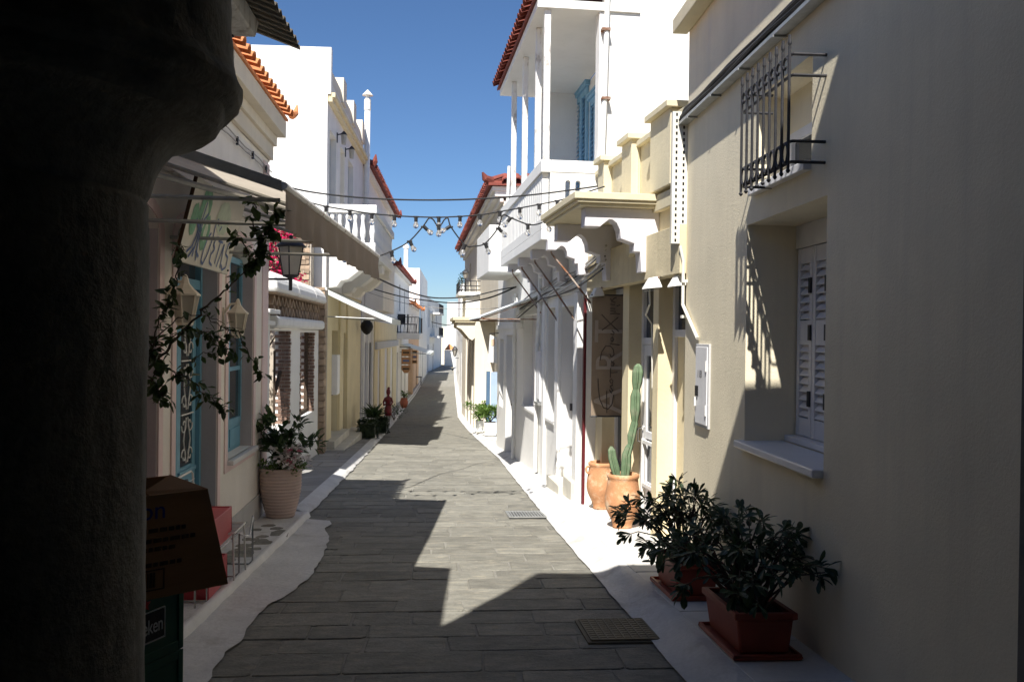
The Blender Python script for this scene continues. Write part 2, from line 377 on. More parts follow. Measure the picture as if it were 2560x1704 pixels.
def shutters(fr, par, ua, ub, za, zb, w, m, leafs=2, mid=.5, pitch=.055, hinges=True, st=.07):
    """louvred shutters: each leaf a part, each slat a sub-part"""
    dw = (ub-ua)/leafs
    slat = None
    for l in range(leafs):
        a = ua+dw*l+.004; b = ua+dw*(l+1)-.004; zm = za+(zb-za)*mid
        f = MB(fr).box(a, a+st, w-.04, w, za, zb).box(b-st, b, w-.04, w, za, zb)
        for c0, c1 in ((za, za+.12), (zm-.08, zm+.08), (zb-.1, zb)): f.box(a+st, b-st, w-.036, w-.003, c0, c1)
        f.box(a+st, b-st, w-.05, w-.044, za+.12, zb-.1)
        o = f.build('shutter', m, par)
        for z0, z1 in ((za+.12, zm-.08), (zm+.08, zb-.1)):
            k = int((z1-z0)/pitch)
            for i in range(k):
                z = z0+(i+.5)*(z1-z0)/k
                if slat is None:
                    sm = MB(Free((0, 0, 0))); hw = (b-a)/2-st; c = fr.s
                    sm.hexa([(-hw, 0-.018*c, .02), (hw, -.018*c, .02), (hw, -.014*c, .026), (-hw, -.014*c, .026), (-hw, .012*c, -.02), (hw, .012*c, -.02), (hw, .016*c, -.014), (-hw, .016*c, -.014)])
                    slat = sm.build('slat', m, o); sl0 = slat
                else: sl0 = copy_of(slat, o)
                p = fr.f(((a+b)/2, w-.018, z)); sl0.location = p
        if hinges:
            for z in (za+.25, zm, zb-.25):
                MB(fr).box(a+.005, a+.04, w, w+.012, z-.05, z+.05).build('hinge', IRON, o)
def corbel_profile(L, H):
    """scrolled bracket outline in (w, z): z=0 at its top, w=0 at the wall"""
    pr = [(0, 0), (L, 0), (L, -.30*H), (L*.80, -.30*H)]
    pr += [(L*.66+L*.14*cos(a), -.48*H+.30*H*sin(a)) for a in [pi/2*0.9, pi*.55, pi*.7, pi*.85, pi]]
    pr += [(L*.34, -.55*H), (L*.34, -.68*H), (L*.26, -.68*H), (L*.24, -H), (0, -H)]
    return pr
def tiles_along(par, name, m, P0, P1, slope, n, length, r, rise=.0, rows=1, antefix=True):
    """barrel cover tiles whose open ends show along an eave from P0 to P1 (local coords of par); slope: vector up the roof"""
    P0, P1, S = Vector(P0), Vector(P1), Vector(slope).normalized(); E = (P1-P0); e = E.normalized(); N = e.cross(S).normalized()
    if N.z < 0: N = -N
    c = MB(Free((0, 0, 0))); k = 8; R = []
    for t in (0, length):
        rr = r*(1 if t == 0 else .86)
        R.append([e*(rr*cos(pi*j/k)) + N*(rr*.9*sin(pi*j/k)) + S*t for j in range(k+1)] + [e*(rr*.76*cos(pi*j/k)) + N*(rr*.66*sin(pi*j/k)) + S*t for j in range(k, -1, -1)])
    q = len(R[0]); b = c.vs(R[0]+R[1])
    for j in range(q): c.fc.append((b+j, b+(j+1) % q, b+q+(j+1) % q, b+q+j))
    for j in range(k): c.fc.append((b+j, b+j+1, b+q-2-j, b+q-1-j)); c.fc.append((b+q+j, b+q+j+1, b+q+q-2-j, b+q+q-1-j))
    first = None
    for rw in range(rows):
        for i in range(n):
            p = P0 + E*((i+.5)/n) + S*(rw*length*.88) + N*(.012+rw*.012)
            if first is None: o = first = c.build(name, m, par, smooth=False)
            else: o = copy_of(first, par)
            o.location = p + e*random.uniform(-.008, .008) + N*random.uniform(-.006, .006)
            o.rotation_euler = (random.uniform(-.03, .03), random.uniform(-.03, .03), random.uniform(-.04, .04))
    return first
# ------------------------------------------------------------------ ground, road, pavements, sea
def sheet(name, ys, xa, xb, off, m, nx=6, kind='structure', zfun=None):
    mb = MB(Free((0, 0, 0))); P = []
    for y in ys:
        a, b = xa(y), xb(y)
        P.append([(a+(b-a)*i/nx, y, gz(y)+(off if not zfun else zfun(i/nx, y))) for i in range(nx+1)])
    o = mb.grid(P).build(name, m, None, smooth=True, merge=False); o['kind'] = kind; return o
def fr_(a, b, s):
    n = int(round((b-a)/s)); return [a+(b-a)*i/n for i in range(n+1)]
nzf = lambda x, y=0, z=0: noise.noise(Vector((x, y, z)))
sheet('ground', [-40, -20, 0, 2, 4, 5.3, 7, 9.2, 12, 15.6, 19, 23.5, 32, 42, 52, 65, 78, 117, 160, 200, 330, 400], lambda y: -400, lambda y: 400, -.08, EARTH, 2)
MB(Free((0, 0, -17.2))).face([(-30000, 350, 0), (30000, 350, 0), (30000, 50000, 0), (-30000, 50000, 0)]).build('sea', SEAM)['kind'] = 'structure'
road = sheet('road', fr_(-8, 60, .5)+fr_(61, 118, 3), lambda y: -1.66, lambda y: 1.56, 0, MORTAR, 2)
def stone_into(mb, x0, x1, y0, y1, h, base, j=.014, ch=.02, zf=gz):
    rj = lambda: random.uniform(-j, j)
    c = [(x0+rj(), y0+rj()), (x1+rj(), y0+rj()), (x1+rj(), y1+rj()), (x0+rj(), y1+rj())]
    ring = []
    for k in range(4):
        p, q, r = Vector(c[k-1]), Vector(c[k]), Vector(c[(k+1) % 4]); k_ = ch*random.uniform(.5, 1.5)
        ring += [q+(p-q).normalized()*k_, q+(r-q).normalized()*k_]
    cen = sum((Vector(p) for p in c), Vector((0, 0)))/4
    tl = (random.uniform(-.006, .006), random.uniform(-.006, .006))
    T = lambda v, sh, dz: (v.x+(cen.x-v.x)*sh, v.y+(cen.y-v.y)*sh, zf(v.y)+dz + (v.x-cen.x)*tl[0]+(v.y-cen.y)*tl[1])
    L = min(x1-x0, y1-y0)
    i = mb.vs([T(v, 0, base) for v in ring] + [T(v, .0, h-.004) for v in ring] + [T(v, .006/L, h) for v in ring])
    for k in range(8):
        n = (k+1) % 8
        mb.fc += [(i+k, i+n, i+8+n, i+8+k), (i+8+k, i+8+n, i+16+n, i+16+k)]
    mb.fc.append(tuple(range(i+16, i+24)))
rest = MB(Free((0, 0, 0))); y = -4.; nst = 0
while y < 62:
    d = random.uniform(.27, .40); x = -1.62 + random.uniform(-.05, .15)
    while x < 1.5:
        w = random.uniform(.34, .85); x1 = min(x+w, 1.54)
        if 1.54-x1 < .25: x1 = 1.54
        g = random.choice((.005, .007, .010))
        t = MB(Free(((x+x1)/2, y+d/2, 0)))
        near = 3.4 < y and nst < 298
        if near:
            t.fr = Free((0, 0, 0)); stone_into(t, x+g, x1-g, y+g, y+d-g, random.uniform(.003, .009), -.03)
            ox, oy = (x+x1)/2, y+d/2; oz = gz(oy); t.v = [Vector((v.x-ox, v.y-oy, v.z-oz)) for v in t.v]
            o = t.build('paving_stone', STONE, road, merge=False); o.location = (ox, oy, oz); nst += 1
        else: stone_into(rest, x+g, x1-g, y+g, y+d-g, random.uniform(.003, .009), -.03)
        x = x1
    y += d
rest.build('paving_stones', STONE, road, merge=False, kind='stuff')
# lime wash spread over the stones by the left doorway
APX = [(4.0, -1.16), (4.56, -1.13), (5.01, -1.17), (5.22, -1.12), (5.52, -1.13), (5.87, -1.15), (6.21, -1.09), (6.58, -1.03), (7.01, -.98), (7.58, -.98), (8.06, -1.0), (8.5, -1.03), (8.97, -1.07), (9.47, -1.18), (9.75, -1.14), (9.98, -1.18), (10.1, -1.45)]
def ap(y):
    for i in range(len(APX)-1):
        if y <= APX[i+1][0]: return APX[i][1]+(APX[i+1][1]-APX[i][1])*(y-APX[i][0])/(APX[i+1][0]-APX[i][0])
    return -1.4
sheet('lime_washed_verge', fr_(3.2, 10.1, .06), lambda y: -1.5, lambda y: (ap(y) if y > 4 else -1.16)+.022*nzf(y*5)+.03*nzf(y*1.9, 3), 0, LIME, 14,
      zfun=lambda t, y: .021+.03*(1-t)**2+.003*nzf(t*6, y*4))
def slabbed(name, ya, yb, xa, xb, off, m, base, rows, cols, pname, smat):
    o = sheet(name, fr_(ya, yb, .3), xa, xb, off, base, 2)
    y = ya
    while y < yb-.1:
        d = random.uniform(.42, .62)*rows; y1 = min(y+d, yb)
        cs = [0]+sorted(random.uniform(.3, .7) if cols == 2 else random.random() for _ in range(cols-1))+[1]
        for k in range(cols):
            a, b = xa(y+d/2), xb(y+d/2); x0 = a+(b-a)*cs[k]; x1 = a+(b-a)*cs[k+1]
            t = MB(Free((0, 0, 0))); stone_into(t, x0+.006, x1-.006, y+.006, y1-.006, off+.008+random.uniform(0, .004), off-.02, .004, .008)
            ox, oy = (x0+x1)/2, (y+y1)/2; oz = gz(oy)+off; t.v = [Vector((v.x-ox, v.y-oy, v.z-oz)) for v in t.v]
            q = t.build(pname, smat, o, merge=False); q.location = (ox, oy, oz)
        y = y1
    return o
# left pavement in front of the pink house: lime-washed crazy paving with dark stones showing
lp = sheet('pavement', fr_(1, 10.35, .15), lambda y: -2.2, lambda y: -1.46, .075, LIME, 4)
sheet('kerb', fr_(1, 10.2, .08), lambda y: -1.50+.01*nzf(y*3), lambda y: -1.43+.012*nzf(y*4, 2), 0, WHITE2, 4, zfun=lambda t, y: .084+.012*sin(pi*t)-.05*(t > .9))
for (px_, py_, a, b) in [(697, 1332, .17, .12), (651, 1352, .13, .10), (668, 1352, .1, .05), (640, 1322, .10, .04), (690, 1318, .12, .04), (612, 1362, .14, .05), (655, 1338, .1, .04), (637, 1347, .09, .04), (672, 1312, .12, .04), (618, 1345, .1, .04), (600, 1385, .22, .2), (560, 1402, .16, .12), (480, 1490, .15, .12), (640, 1368, .1, .03)]:
    c = G(px_, py_, .08); t = MB(Free((c.x, c.y, gz(c.y)+.077)))
    pts = [(a*.6*cos(k*pi/4+.3)*random.uniform(.75, 1.1), b*1.6*sin(k*pi/4+.3)*random.uniform(.75, 1.1)) for k in range(8)]
    q = t.prism([(x, y_) for x, y_ in pts], 2, -.01, .004).build('paving_stone', STONE, lp); q.location = (c.x, c.y, gz(c.y)+.077)
# left pavement beyond, grey stone with a lime-washed kerb line
slabbed('pavement', 10.4, 34, lambda y: -2.7, lambda y: -1.6 if y < 32 else -1.55, .06, PAVE, MORTAR, 1.2, 2, 'paving_slab', PAVE)
sheet('pavement', fr_(34, 110, 2), lambda y: -2.6, lambda y: -1.55+.012*(y-34), .07, PAVE, 2)
sheet('kerb', fr_(10.4, 110, .12), lambda y: -1.66+.01*max(0, y-34), lambda y: -1.48+.03*nzf(y*2.2)+.02*nzf(y*6, 4)+.01*max(0, y-34), 0, LIME, 6, zfun=lambda t, y: .072*(1-t)**.5+.022)
# right lime-washed kerb and pavement
def rk(y): return 1.27 if y < 18 else (1.27-(y-18)*.035 if y < 27 else (.955-.02*(y-27) if y < 34 else .8+.015*(y-34)))
sheet('kerb', fr_(1, 110, .1), lambda y: rk(y)+.012*nzf(y*2, 7)+.012*nzf(y*7, 9), lambda y: rk(y)+.27, 0, LIME, 7, zfun=lambda t, y: .021+.075*min(1, t*1.5)**2)
def rwx(y): return 2.35 if y < 11.5 else (2.35-(y-11.5)*.08 if y < 16 else 2.0)
slabbed('pavement', 2, 26, lambda y: rk(y)+.26, rwx, .09, LIMESLAB, LIME, 1.1, 1, 'paving_slab', LIMESLAB)
sheet('pavement', fr_(26, 110, 2), lambda y: rk(y)+.26, lambda y: 3.0, .09, LIMESLAB, 2)
# manhole cover and drain grate
t = MB(Free((1.12, 5.32, gz(5.32)+.012), 0)); t.box(-.215, .215, -.25, .25, -.02, .008)
mh = thing('manhole_cover', Free((1.12, 5.32, gz(5.32)+.014)), 'square metal manhole cover with a grid relief in the shaded road', 'manhole cover')
SL = atan((gz(5.6)-gz(5.0))/.6); mh.rotation_euler = (SL, 0, 0)
MH = mat('worn_iron_rim', (.15, .132, .095), .75, .2, 8, .3, 60, patch=.5, patchcol=(.19, .165, .11), patchscale=6)
MB(Free((0, 0, 0))).box(-.225, .225, -.255, .255, -.02, .004).build('frame', MH, mh)
MB(Free((0, 0, 0))).box(-.20, .20, -.23, .23, .004, .0135).build('plate', mat('worn_iron_cover', (.20, .17, .11), .7, .2, 8, .3, 60, patch=.4, patchcol=(.22, .17, .10), patchscale=6), mh)
gr = MB(Free((0, 0, 0)))
for i in range(9): gr.box(-.2+i*.05-.006, -.2+i*.05+.006, -.23, .23, .0085, .016)
for i in range(11): gr.box(-.2, .2, -.23+i*.046-.006, -.23+i*.046+.006, .0085, .0155)
gr.build('raised_grid', MH, mh)
dg = thing('drain_grate', Free((1.06, 10.4, gz(10.4)+.012)), 'small sunlit slotted drain grate beside the right kerb', 'drain grate'); dg.rotation_euler = (-.085, 0, 0)
MB(Free((0, 0, 0))).box(-.21, .21, -.29, .29, -.03, .002).build('pit', DARK, dg)
fm = MB(Free((0, 0, 0))).box(-.22, .22, -.30, -.27, 0, .014).box(-.22, .22, .27, .30, 0, .014).box(-.22, -.19, -.27, .27, 0, .014).box(.19, .22, -.27, .27, 0, .014)
fm.build('frame', GALV, dg)
for i in range(11): MB(Free((0, 0, 0))).box(-.17+i*.034-.010, -.17+i*.034+.010, -.27, .27, .001, .012).build('bar', GALV, dg)

# ------------------------------------------------------------------ the covered passage the picture is taken from
pf = Free((0, 0, 0))
ab = thing('arcade_building', pf, 'building over the dark covered passage on the near side', 'building')
MB(pf).prism([(-2.4, 2.62), (-2.4, 3.36), (-1.077, 3.44), (-.80, 5.22), (-.73, 5.79), (.13, 5.66), (1.65, 5.70), (6, 5.7), (6, 2.62)], 1, -6.5, 2.2).build('upper_storey', PASSM, ab)  # unseen; outline shaped to cast its shadow edge, left part added to block sun
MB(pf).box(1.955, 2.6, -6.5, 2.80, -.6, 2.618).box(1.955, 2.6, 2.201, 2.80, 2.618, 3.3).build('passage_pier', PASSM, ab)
MB(pf).box(-2.4, -1.75, -6.5, 1.1, -.6, 2.618).box(-1.75, 1.945, -6.9, -6.5, -.6, 2.618).box(-2.4, -1.15, -6.5, 2.2, 2.64, 2.9).build('passage_wall', PASSM, ab)  # unseen walls closing the passage, put in to keep it dark
# the worn column
cc = Vector((-.85, 1.6)); prof = []
def tanr(px_, py_): r_ = ray(px_, min(max(py_, 0), 1704)); a = atan2(r_.x, r_.y) - atan2(cc.x, cc.y); return cc.length*sin(a)
CP = [(361, 2400), (361, 1700), (364, 1400), (368, 1000), (373, 700), (374, 560), (373, 500), (367, 488), (377, 472), (396, 410), (413, 371), (434, 345), (451, 331), (493, 308), (528, 298), (546, 284), (556, 268), (563, 249), (584, 236), (597, 222), (602, 199), (598, 182), (589, 170), (581, 150), (577, 120), (576, 60), (574, 0), (574, -260)]
for i in range(len(CP)-1):
    for k in range(6):
        a = k/6; px_ = CP[i][0]+(CP[i+1][0]-CP[i][0])*a; py_ = CP[i][1]+(CP[i+1][1]-CP[i][1])*a
        prof.append((tanr(px_, py_), 1.5+(832-py_)/FPX*1.52))
mb = MB(Free((cc.x, cc.y, 0))); nn = 150; P = []
for (r, z) in prof:
    row = []
    for j in range(nn+1):
        t = 2*pi*(j % nn)/nn; v = Vector((cos(t)*.8, sin(t)*.8, z*2.0))
        k9 = max(0, min(1, (z-1.74)/.1)); am = .0025+.0095*k9
        d = am*(noise.fractal(v*2.2, .9, 2.1, 5)) + .0025*noise.fractal(v*9, .8, 2, 3) - .035*max(0, noise.noise(v*3.4+Vector((7, 1, 3)))-.33)*(.5*k9)
        row.append(((r+d)*cos(t), (r+d)*sin(t), z+.3*d))
    P.append(row)
mb.grid(P); sc_ = mb.build('stone_column', OLDST, None, smooth=True)
tag(sc_, 'dark weathered stone column with a rough flared capital', 'column')
# corrugated canopy on a white beam, above the pink house
cf = Free((0, 0, 0))
cc_ = thing('corrugated_canopy', cf, 'rusty corrugated sheet canopy on a white beam, above the pink house', 'canopy')
P = []; NW = 27
for i in range(NW*8+1):
    yy = 2.25 + (4.62-2.25)*i/(NW*8)
    P.append([(-.73-.08*(4.6-yy)/2.4-x_, yy, 2.985+.36*x_+.014*cos(2*pi*i/8)) for x_ in (0, .5, 1.3)])
o = MB(cf).grid(P).build('corrugated_sheet', CORR, cc_, smooth=True); md = o.modifiers.new('s', 'SOLIDIFY'); md.thickness = .004
MB(cf).hexa([(-1.02, 2.3, 2.89), (-.90, 2.3, 2.89), (-.90, 4.38, 2.93), (-1.02, 4.38, 2.93), (-1.02, 2.3, 3.02), (-.90, 2.3, 3.02), (-.90, 4.46, 3.03), (-1.02, 4.46, 3.03)]).build('beam', PEEL, cc_, bevel=.008)
MB(cf).box(-1.6, -.74, 4.585, 4.61, 2.95, 2.972).v
tb = MB(cf).hexa([(-.725, 4.60, 2.955), (-1.9, 4.60, 3.378), (-1.9, 4.63, 3.378), (-.725, 4.63, 2.955), (-.725, 4.60, 2.972), (-1.9, 4.60, 3.395), (-1.9, 4.63, 3.395), (-.725, 4.63, 2.972)]).build('edge_batten', CORR, cc_)
for a, b in (((-1.75, 4.3, 3.0), (-.93, 4.36, 2.94)), ((-1.75, 4.3, 2.86), (-1.0, 4.36, 2.93))):
    MB(cf).tube([a, b], .012, 6).build('brace_rod', IRON, cc_)
# ------------------------------------------------------------------ LEFT: the pink house
PK = Fac((-1.95, 1.2), (-1.95, 10.25), 'L', -.5)
U = PK.uY
ph = thing('pink_house', PK, 'low pink and cream house with blue woodwork and orange eave tiles', 'house')
AR = 2.37
H1 = (U(5.1), U(6.33), -.32, AR, .2, .16); H2 = (U(6.74), U(8.0), -.42, AR, .2, .16); H3 = (U(8.38), U(9.5), .30, AR, .16, .16)
MB(PK).wall(0, U(10.25), -1.0, 3.5, 0, .2, [H1, H2, H3]).build('wall', OFFW, ph)
MB(PK).box(0, U(10.25), -3.0, -1.1, -1, 3.9).build('back_wall', OFFW, ph)
MB(PK).box(U(10.05), U(10.25), -1.1, -.201, -1, 3.45).build('end_wall', WHITE, ph)
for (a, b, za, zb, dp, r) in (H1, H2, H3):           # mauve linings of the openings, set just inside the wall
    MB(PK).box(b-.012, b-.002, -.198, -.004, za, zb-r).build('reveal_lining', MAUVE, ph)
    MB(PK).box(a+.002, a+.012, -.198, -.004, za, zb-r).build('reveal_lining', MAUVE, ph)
def frame_band(fr, par, a, b, za, zb, r, wd, m, w=.012, bottom=True):
    t = MB(fr); t.box(a-wd, a-.002, 0.001, w, za-(wd if bottom else 0), zb-r).box(b+.002, b+wd, .001, w, za-(wd if bottom else 0), zb-r)
    if bottom: t.box(a-.002, b+.002, .001, w, za-wd, za-.002)
    n = 12; c = (a+b)/2; hw = (b-a)/2
    for k in range(n):
        q0, q1 = pi-pi*k/n, pi-pi*(k+1)/n
        A = [(c+(hw+e)*cos(q), zb-r+(r+e)*sin(q)) for q in (q0, q1) for e in (.002, wd)]
        t.hexa([(A[0][0], .001, A[0][1]), (A[2][0], .001, A[2][1]), (A[3][0], .001, A[3][1]), (A[1][0], .001, A[1][1]), (A[0][0], w, A[0][1]), (A[2][0], w, A[2][1]), (A[3][0], w, A[3][1]), (A[1][0], w, A[1][1])])
    return t.build('painted_surround', m, par)
frame_band(PK, ph, H1[0], H1[1], H1[2], AR, .16, .10, PINK, bottom=False)
frame_band(PK, ph, H2[0], H2[1], H2[2], AR, .16, .10, PINK, bottom=False)
frame_band(PK, ph, H3[0], H3[1], H3[2], AR, .16, .11, PINK)
MB(PK).box(U(9.95), U(10.25)+.012, -.2, .014, -1, 3.4).build('corner_pilaster', PINK, ph, bevel=.004)
MB(PK).box(0, U(10.24), .001, .016, -.9, -.28).build('plinth', GREYP, ph)
# blue double door with an iron-work light
a, b = H2[0], H2[1]
door_o = MB(PK)
door_o.box(a, a+.07, -.2, -.13, -.42, AR-.1).box(b-.07, b, -.2, -.13, -.42, AR-.1).box(a+.07, b-.07, -.2, -.135, 1.86, 1.94)
df = door_o.build('door_frame', BLUEP, ph)
def blue_leaf(u0, u1):
    m = MB(PK); w0 = -.165
    m.box(u0, u1, w0-.03, w0, -.40, .12).box(u0, u0+.1, w0-.03, w0, .12, 1.86).box(u1-.1, u1, w0-.03, w0, .12, 1.86).box(u0+.1, u1-.1, w0-.03, w0, 1.70, 1.86).box(u0+.1, u1-.1, w0-.03, w0, .12, .36)
    m.box(u0+.09, u1-.09, w0, w0+.015, -.30, -.02).box(u0+.13, u1-.13, w0+.015, w0+.028, -.25, -.07).box(u0+.03, u1-.03, w0, w0+.02, .04, .075).box(u0+.03, u1-.03, w0, w0+.02, .30, .335)
    o = m.build('door_leaf', BLUEP, df, bevel=.003)
    MB(PK).box(u0+.1, u1-.1, w0-.02, w0-.015, .36, 1.70).build('leaf_pane', GLASS, df)
    g = MB(PK); c = (u0+u1)/2; h = (u1-u0)/2-.1
    for k in range(3):
        z0 = .36+.45*k; z1 = z0+.44
        for s in (-1, 1):
            for zz, q in ((z0+.09, 1), (z1-.09, -1)):
                g.tube([(c+s*(h*.5+h*.42*cos(t)*(1-t/9)), w0+.005, zz+q*.07*sin(t)*(1-t/9)) for t in [x*.55 for x in range(12)]], .006, 5)
            g.tube([(c+s*h*.12, w0+.005, z0+.03), (c+s*h*.55, w0+.005, (z0+z1)/2), (c+s*h*.12, w0+.005, z1-.03)], .006, 5)
        g.box(u0+.1, u1-.1, w0, w0+.012, z1-.005, z1+.005)
    g.build('iron_scrollwork', WHITE2, df)
    return o
mid = (a+b)/2
blue_leaf(a+.075, mid-.004); blue_leaf(mid+.004, b-.075)
MB(PK).box(mid+.02, mid+.06, -.165, -.10, .2, .24).box(mid-.0, mid+.08, -.11, -.09, .16, .28).build('door_knob', IRON, df)
MB(PK).box(a+.07, b-.07, -.19, -.18, 1.94, AR-.02).build('fanlight_pane', GLASS, ph)
MB(PK).box(a-.05, b+.05, -.19, .09, -.56, -.42).build('door_step', STEPM, ph, bevel=.01)
# blue sash window, with panels below the glass
a, b = H3[0], H3[1]
wf = window(PK, ph, a, b, .56, AR-.12, -.11, BLUEP, GLASS, 2, 3, .06)
MB(PK).box(a, b, -.155, -.12, .30, .56).box(a+.08, (a+b)/2-.05, -.12, -.108, .34, .52).box((a+b)/2+.05, b-.08, -.12, -.108, .34, .52).build('window_apron', BLUEP, ph)
MB(PK).box(a-.02, b+.02, -.12, .07, .255, .298).build('window_sill', MARBLE, ph, bevel=.006)
# first opening, closed by shutters deep in the shade
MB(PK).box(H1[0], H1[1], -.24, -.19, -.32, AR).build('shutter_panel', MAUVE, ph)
# stepped cornice and eave
e = U(10.25)
MB(PK).box(0, e+.03, .001, .05, 3.46, 3.62).box(0, e+.055, .001, .085, 3.622, 3.73).box(0, e+.085, .001, .18, 3.732, 3.92).box(0, e+.085, -1.1, 0, 3.45, 3.92).build('cornice', CREAM, ph, bevel=.006)
rf = MB(PK).hexa([(0, .2, 3.922), (e+.1, .2, 3.922), (e+.1, -2.9, 4.7), (0, -2.9, 4.7), (0, .2, 3.95), (e+.1, .2, 3.95), (e+.1, -2.9, 4.73), (0, -2.9, 4.73)]).build('roof', TERRAO, ph)
def L_(u, w, z): return PK.f((u, w, z))
tiles_along(rf, 'roof_tile', TERRAO, L_(U(5), .25, 3.965), L_(e+.1, .25, 3.965), L_(0, -.97, .5+.243)-L_(0, 0, .5), 26, .42, .075, rows=2)
MB(PK).tube([(e+.1, .24, 4.0), (e+.19, .27, 4.05), (e+.22, .28, 4.15)], [.05, .035, .008], 8).build('ridge_finial', TERRAO, rf)
# electric wires clipped along the facade under the cornice
wr = thing('facade_wiring', Free((0, 0, 0)), 'pair of thin wires clipped along the pink house under its cornice', 'wiring')
pp = [PK.world(U(4.0+.35*i), .03, 3.335+.012*sin(i*1.7)) for i in range(19)]
MB(Free((0, 0, 0))).tube(pp, .006, 5).build('wire', CABLEG, wr)
MB(Free((0, 0, 0))).tube([p+Vector((0.0, .02, -.05+.008*sin(p.y*3))) for p in pp], .006, 5).build('wire', CABLEG, wr)
for i in range(1, 18, 2):
    p = pp[i]; MB(Free((0, 0, 0))).box(p.x-.01, p.x+.012, p.y-.012, p.y+.012, p.z-.065, p.z+.012).build('clip', IRON, wr)
# ------------------------------------------------------------------ awning with folding arms
AW = Free((0, 0, 0))
aw = thing('shop_awning', AW, 'taupe canvas awning with a hanging valance over the blue door', 'awning')
A0, A1 = Vector((-.91, 5.2, 2.335)), Vector((-.65, 9.37, 2.30)); B0, B1 = Vector((-1.93, 5.2, 2.66)), Vector((-1.93, 9.37, 2.66))
P = []
for i in range(15):
    t = i/14; P.append([tuple(B0.lerp(B1, t).lerp(A0.lerp(A1, t), s/6)+Vector((0, 0, -.02*sin(pi*s/6)))) for s in range(7)])
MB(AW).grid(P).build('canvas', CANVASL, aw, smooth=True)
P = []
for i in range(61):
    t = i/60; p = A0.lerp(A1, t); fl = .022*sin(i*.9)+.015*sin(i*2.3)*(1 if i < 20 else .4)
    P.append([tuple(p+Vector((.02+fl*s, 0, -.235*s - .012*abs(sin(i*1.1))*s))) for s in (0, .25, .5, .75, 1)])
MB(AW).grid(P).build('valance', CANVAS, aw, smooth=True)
MB(AW).tube([A0+Vector((.01, -.02, .01)), A1+Vector((.01, .02, .01))], .024, 8).build('front_bar', PEEL, aw)
MB(AW).hexa([tuple(B0+Vector((0, -.03, -.02))), tuple(A0+Vector((0, -.03, -.02))), tuple(A0+Vector((0, .02, -.02))), tuple(B0+Vector((0, .02, -.02))), tuple(B0+Vector((0, -.03, .04))), tuple(A0+Vector((0, -.03, .04))), tuple(A0+Vector((0, .02, .04))), tuple(B0+Vector((0, .02, .04)))]).build('end_rafter', GALV, aw)
for t in (.16, .36, .62, .9):
    b_ = B0.lerp(B1, t)+Vector((0, 0, -.03)); a_ = A0.lerp(A1, t)+Vector((0, 0, -.035))
    MB(AW).tube([b_, a_], .016, 6).build('rafter', GALV, aw)
for Y, z, x1 in ((5.25, 2.27, -.93), (5.55, 2.165, -.91), (6.6, 2.17, -.84), (7.55, 2.155, -.78)):
    MB(AW).tube([(-1.95, Y, z+.01), (x1, Y, z)], .014, 6).build('arm', GALV, aw)
MB(AW).tube([(-1.9, 5.6, 2.5), (-1.3, 6.3, 2.42), (-.85, 6.4, 2.3)], .02, 6).build('folding_arm', GALV, aw)
MB(AW).tube([(-1.93, 5.15, 2.68), (-1.93, 9.4, 2.68)], .045, 10).build('roller', PEEL, aw)
# ------------------------------------------------------------------ painted sign board over the door
SB = Free((-1.79, 6.2, 1.985), pi/2)
sb = thing('sign_board', SB, 'hand painted board with a green tree and blue lettering, hung over the blue door', 'sign')
TL = .24                                            # leans out at the top
def S_(x, z, o=0): return (x, -TL*z-o, z)           # board coordinates: x along the street, z up
MB(SB).hexa([S_(0, 0, 0), S_(1.46, 0, 0), S_(1.46, 0, -.025), S_(0, 0, -.025), S_(0, .62), S_(1.46, .62), S_(1.46, .62, -.025), S_(0, .62, -.025)]).build('board', SIGNB, sb)
MB(SB).hexa([S_(-.007, 0, 0.002), S_(-.001, 0, 0.002), S_(-.001, 0, -.024), S_(-.007, 0, -.024), S_(-.007, .62, .002), S_(-.001, .62, .002), S_(-.001, .62, -.024), S_(-.007, .62, -.024)]).build('edge_strip', BROWNPR, sb)
def blob(name, m, pts, o):
    MB(SB).face([S_(x, z, o) for x, z in pts]).build(name, m, sb)
def ell(cx, cz, rx, rz, n=18, k=.08): return [(cx+rx*cos(2*pi*i/n)*(1+k*sin(i*2.1)), cz+rz*sin(2*pi*i/n)*(1+k*cos(i*3.3))) for i in range(n)]
def stroke(name, m, pts, r, o=.004):
    t = MB(SB); n = len(pts)
    for i in range(n-1):
        (x0, z0), (x1, z1) = pts[i], pts[i+1]; dx, dz = x1-x0, z1-z0; L = sqrt(dx*dx+dz*dz) or 1; nx, nz_ = -dz/L*r, dx/L*r
        t.face([S_(x0-nx, z0-nz_, o), S_(x1-nx, z1-nz_, o), S_(x1+nx, z1+nz_, o), S_(x0+nx, z0+nz_, o)])
    t.build(name, m, sb)
blob('painted_crown', SGREEN, ell(.36, .40, .135, .17), .003); blob('painted_crown', SGREEN, ell(.15, .30, .085, .115), .0032); blob('painted_crown', SGREEN, ell(.50, .24, .10, .13), .0034)
PALEG = mat('pale_green_wash', (.50, .58, .46), .7, .15, 10, 0)
blob('painted_highlight', PALEG, ell(.37, .36, .06, .10), .0045); blob('painted_highlight', PALEG, ell(.49, .25, .045, .07), .0046); blob('painted_wash', PALEG, ell(.90, .40, .20, .13), .003)
for pts in ([(.30, .32), (.29, .2), (.25, .12), (.15, .07)], [(.33, .33), (.33, .18), (.31, .05)], [(.36, .32), (.37, .16), (.42, .03)], [(.3, .25), (.2, .31)], [(.35, .3), (.45, .38)], [(.33, .3), (.36, .45)], [(.31, .12), (.22, .04)], [(.37, .1), (.47, .06)]):
    stroke('painted_trunk', SBLUE, pts, .011, .0055)
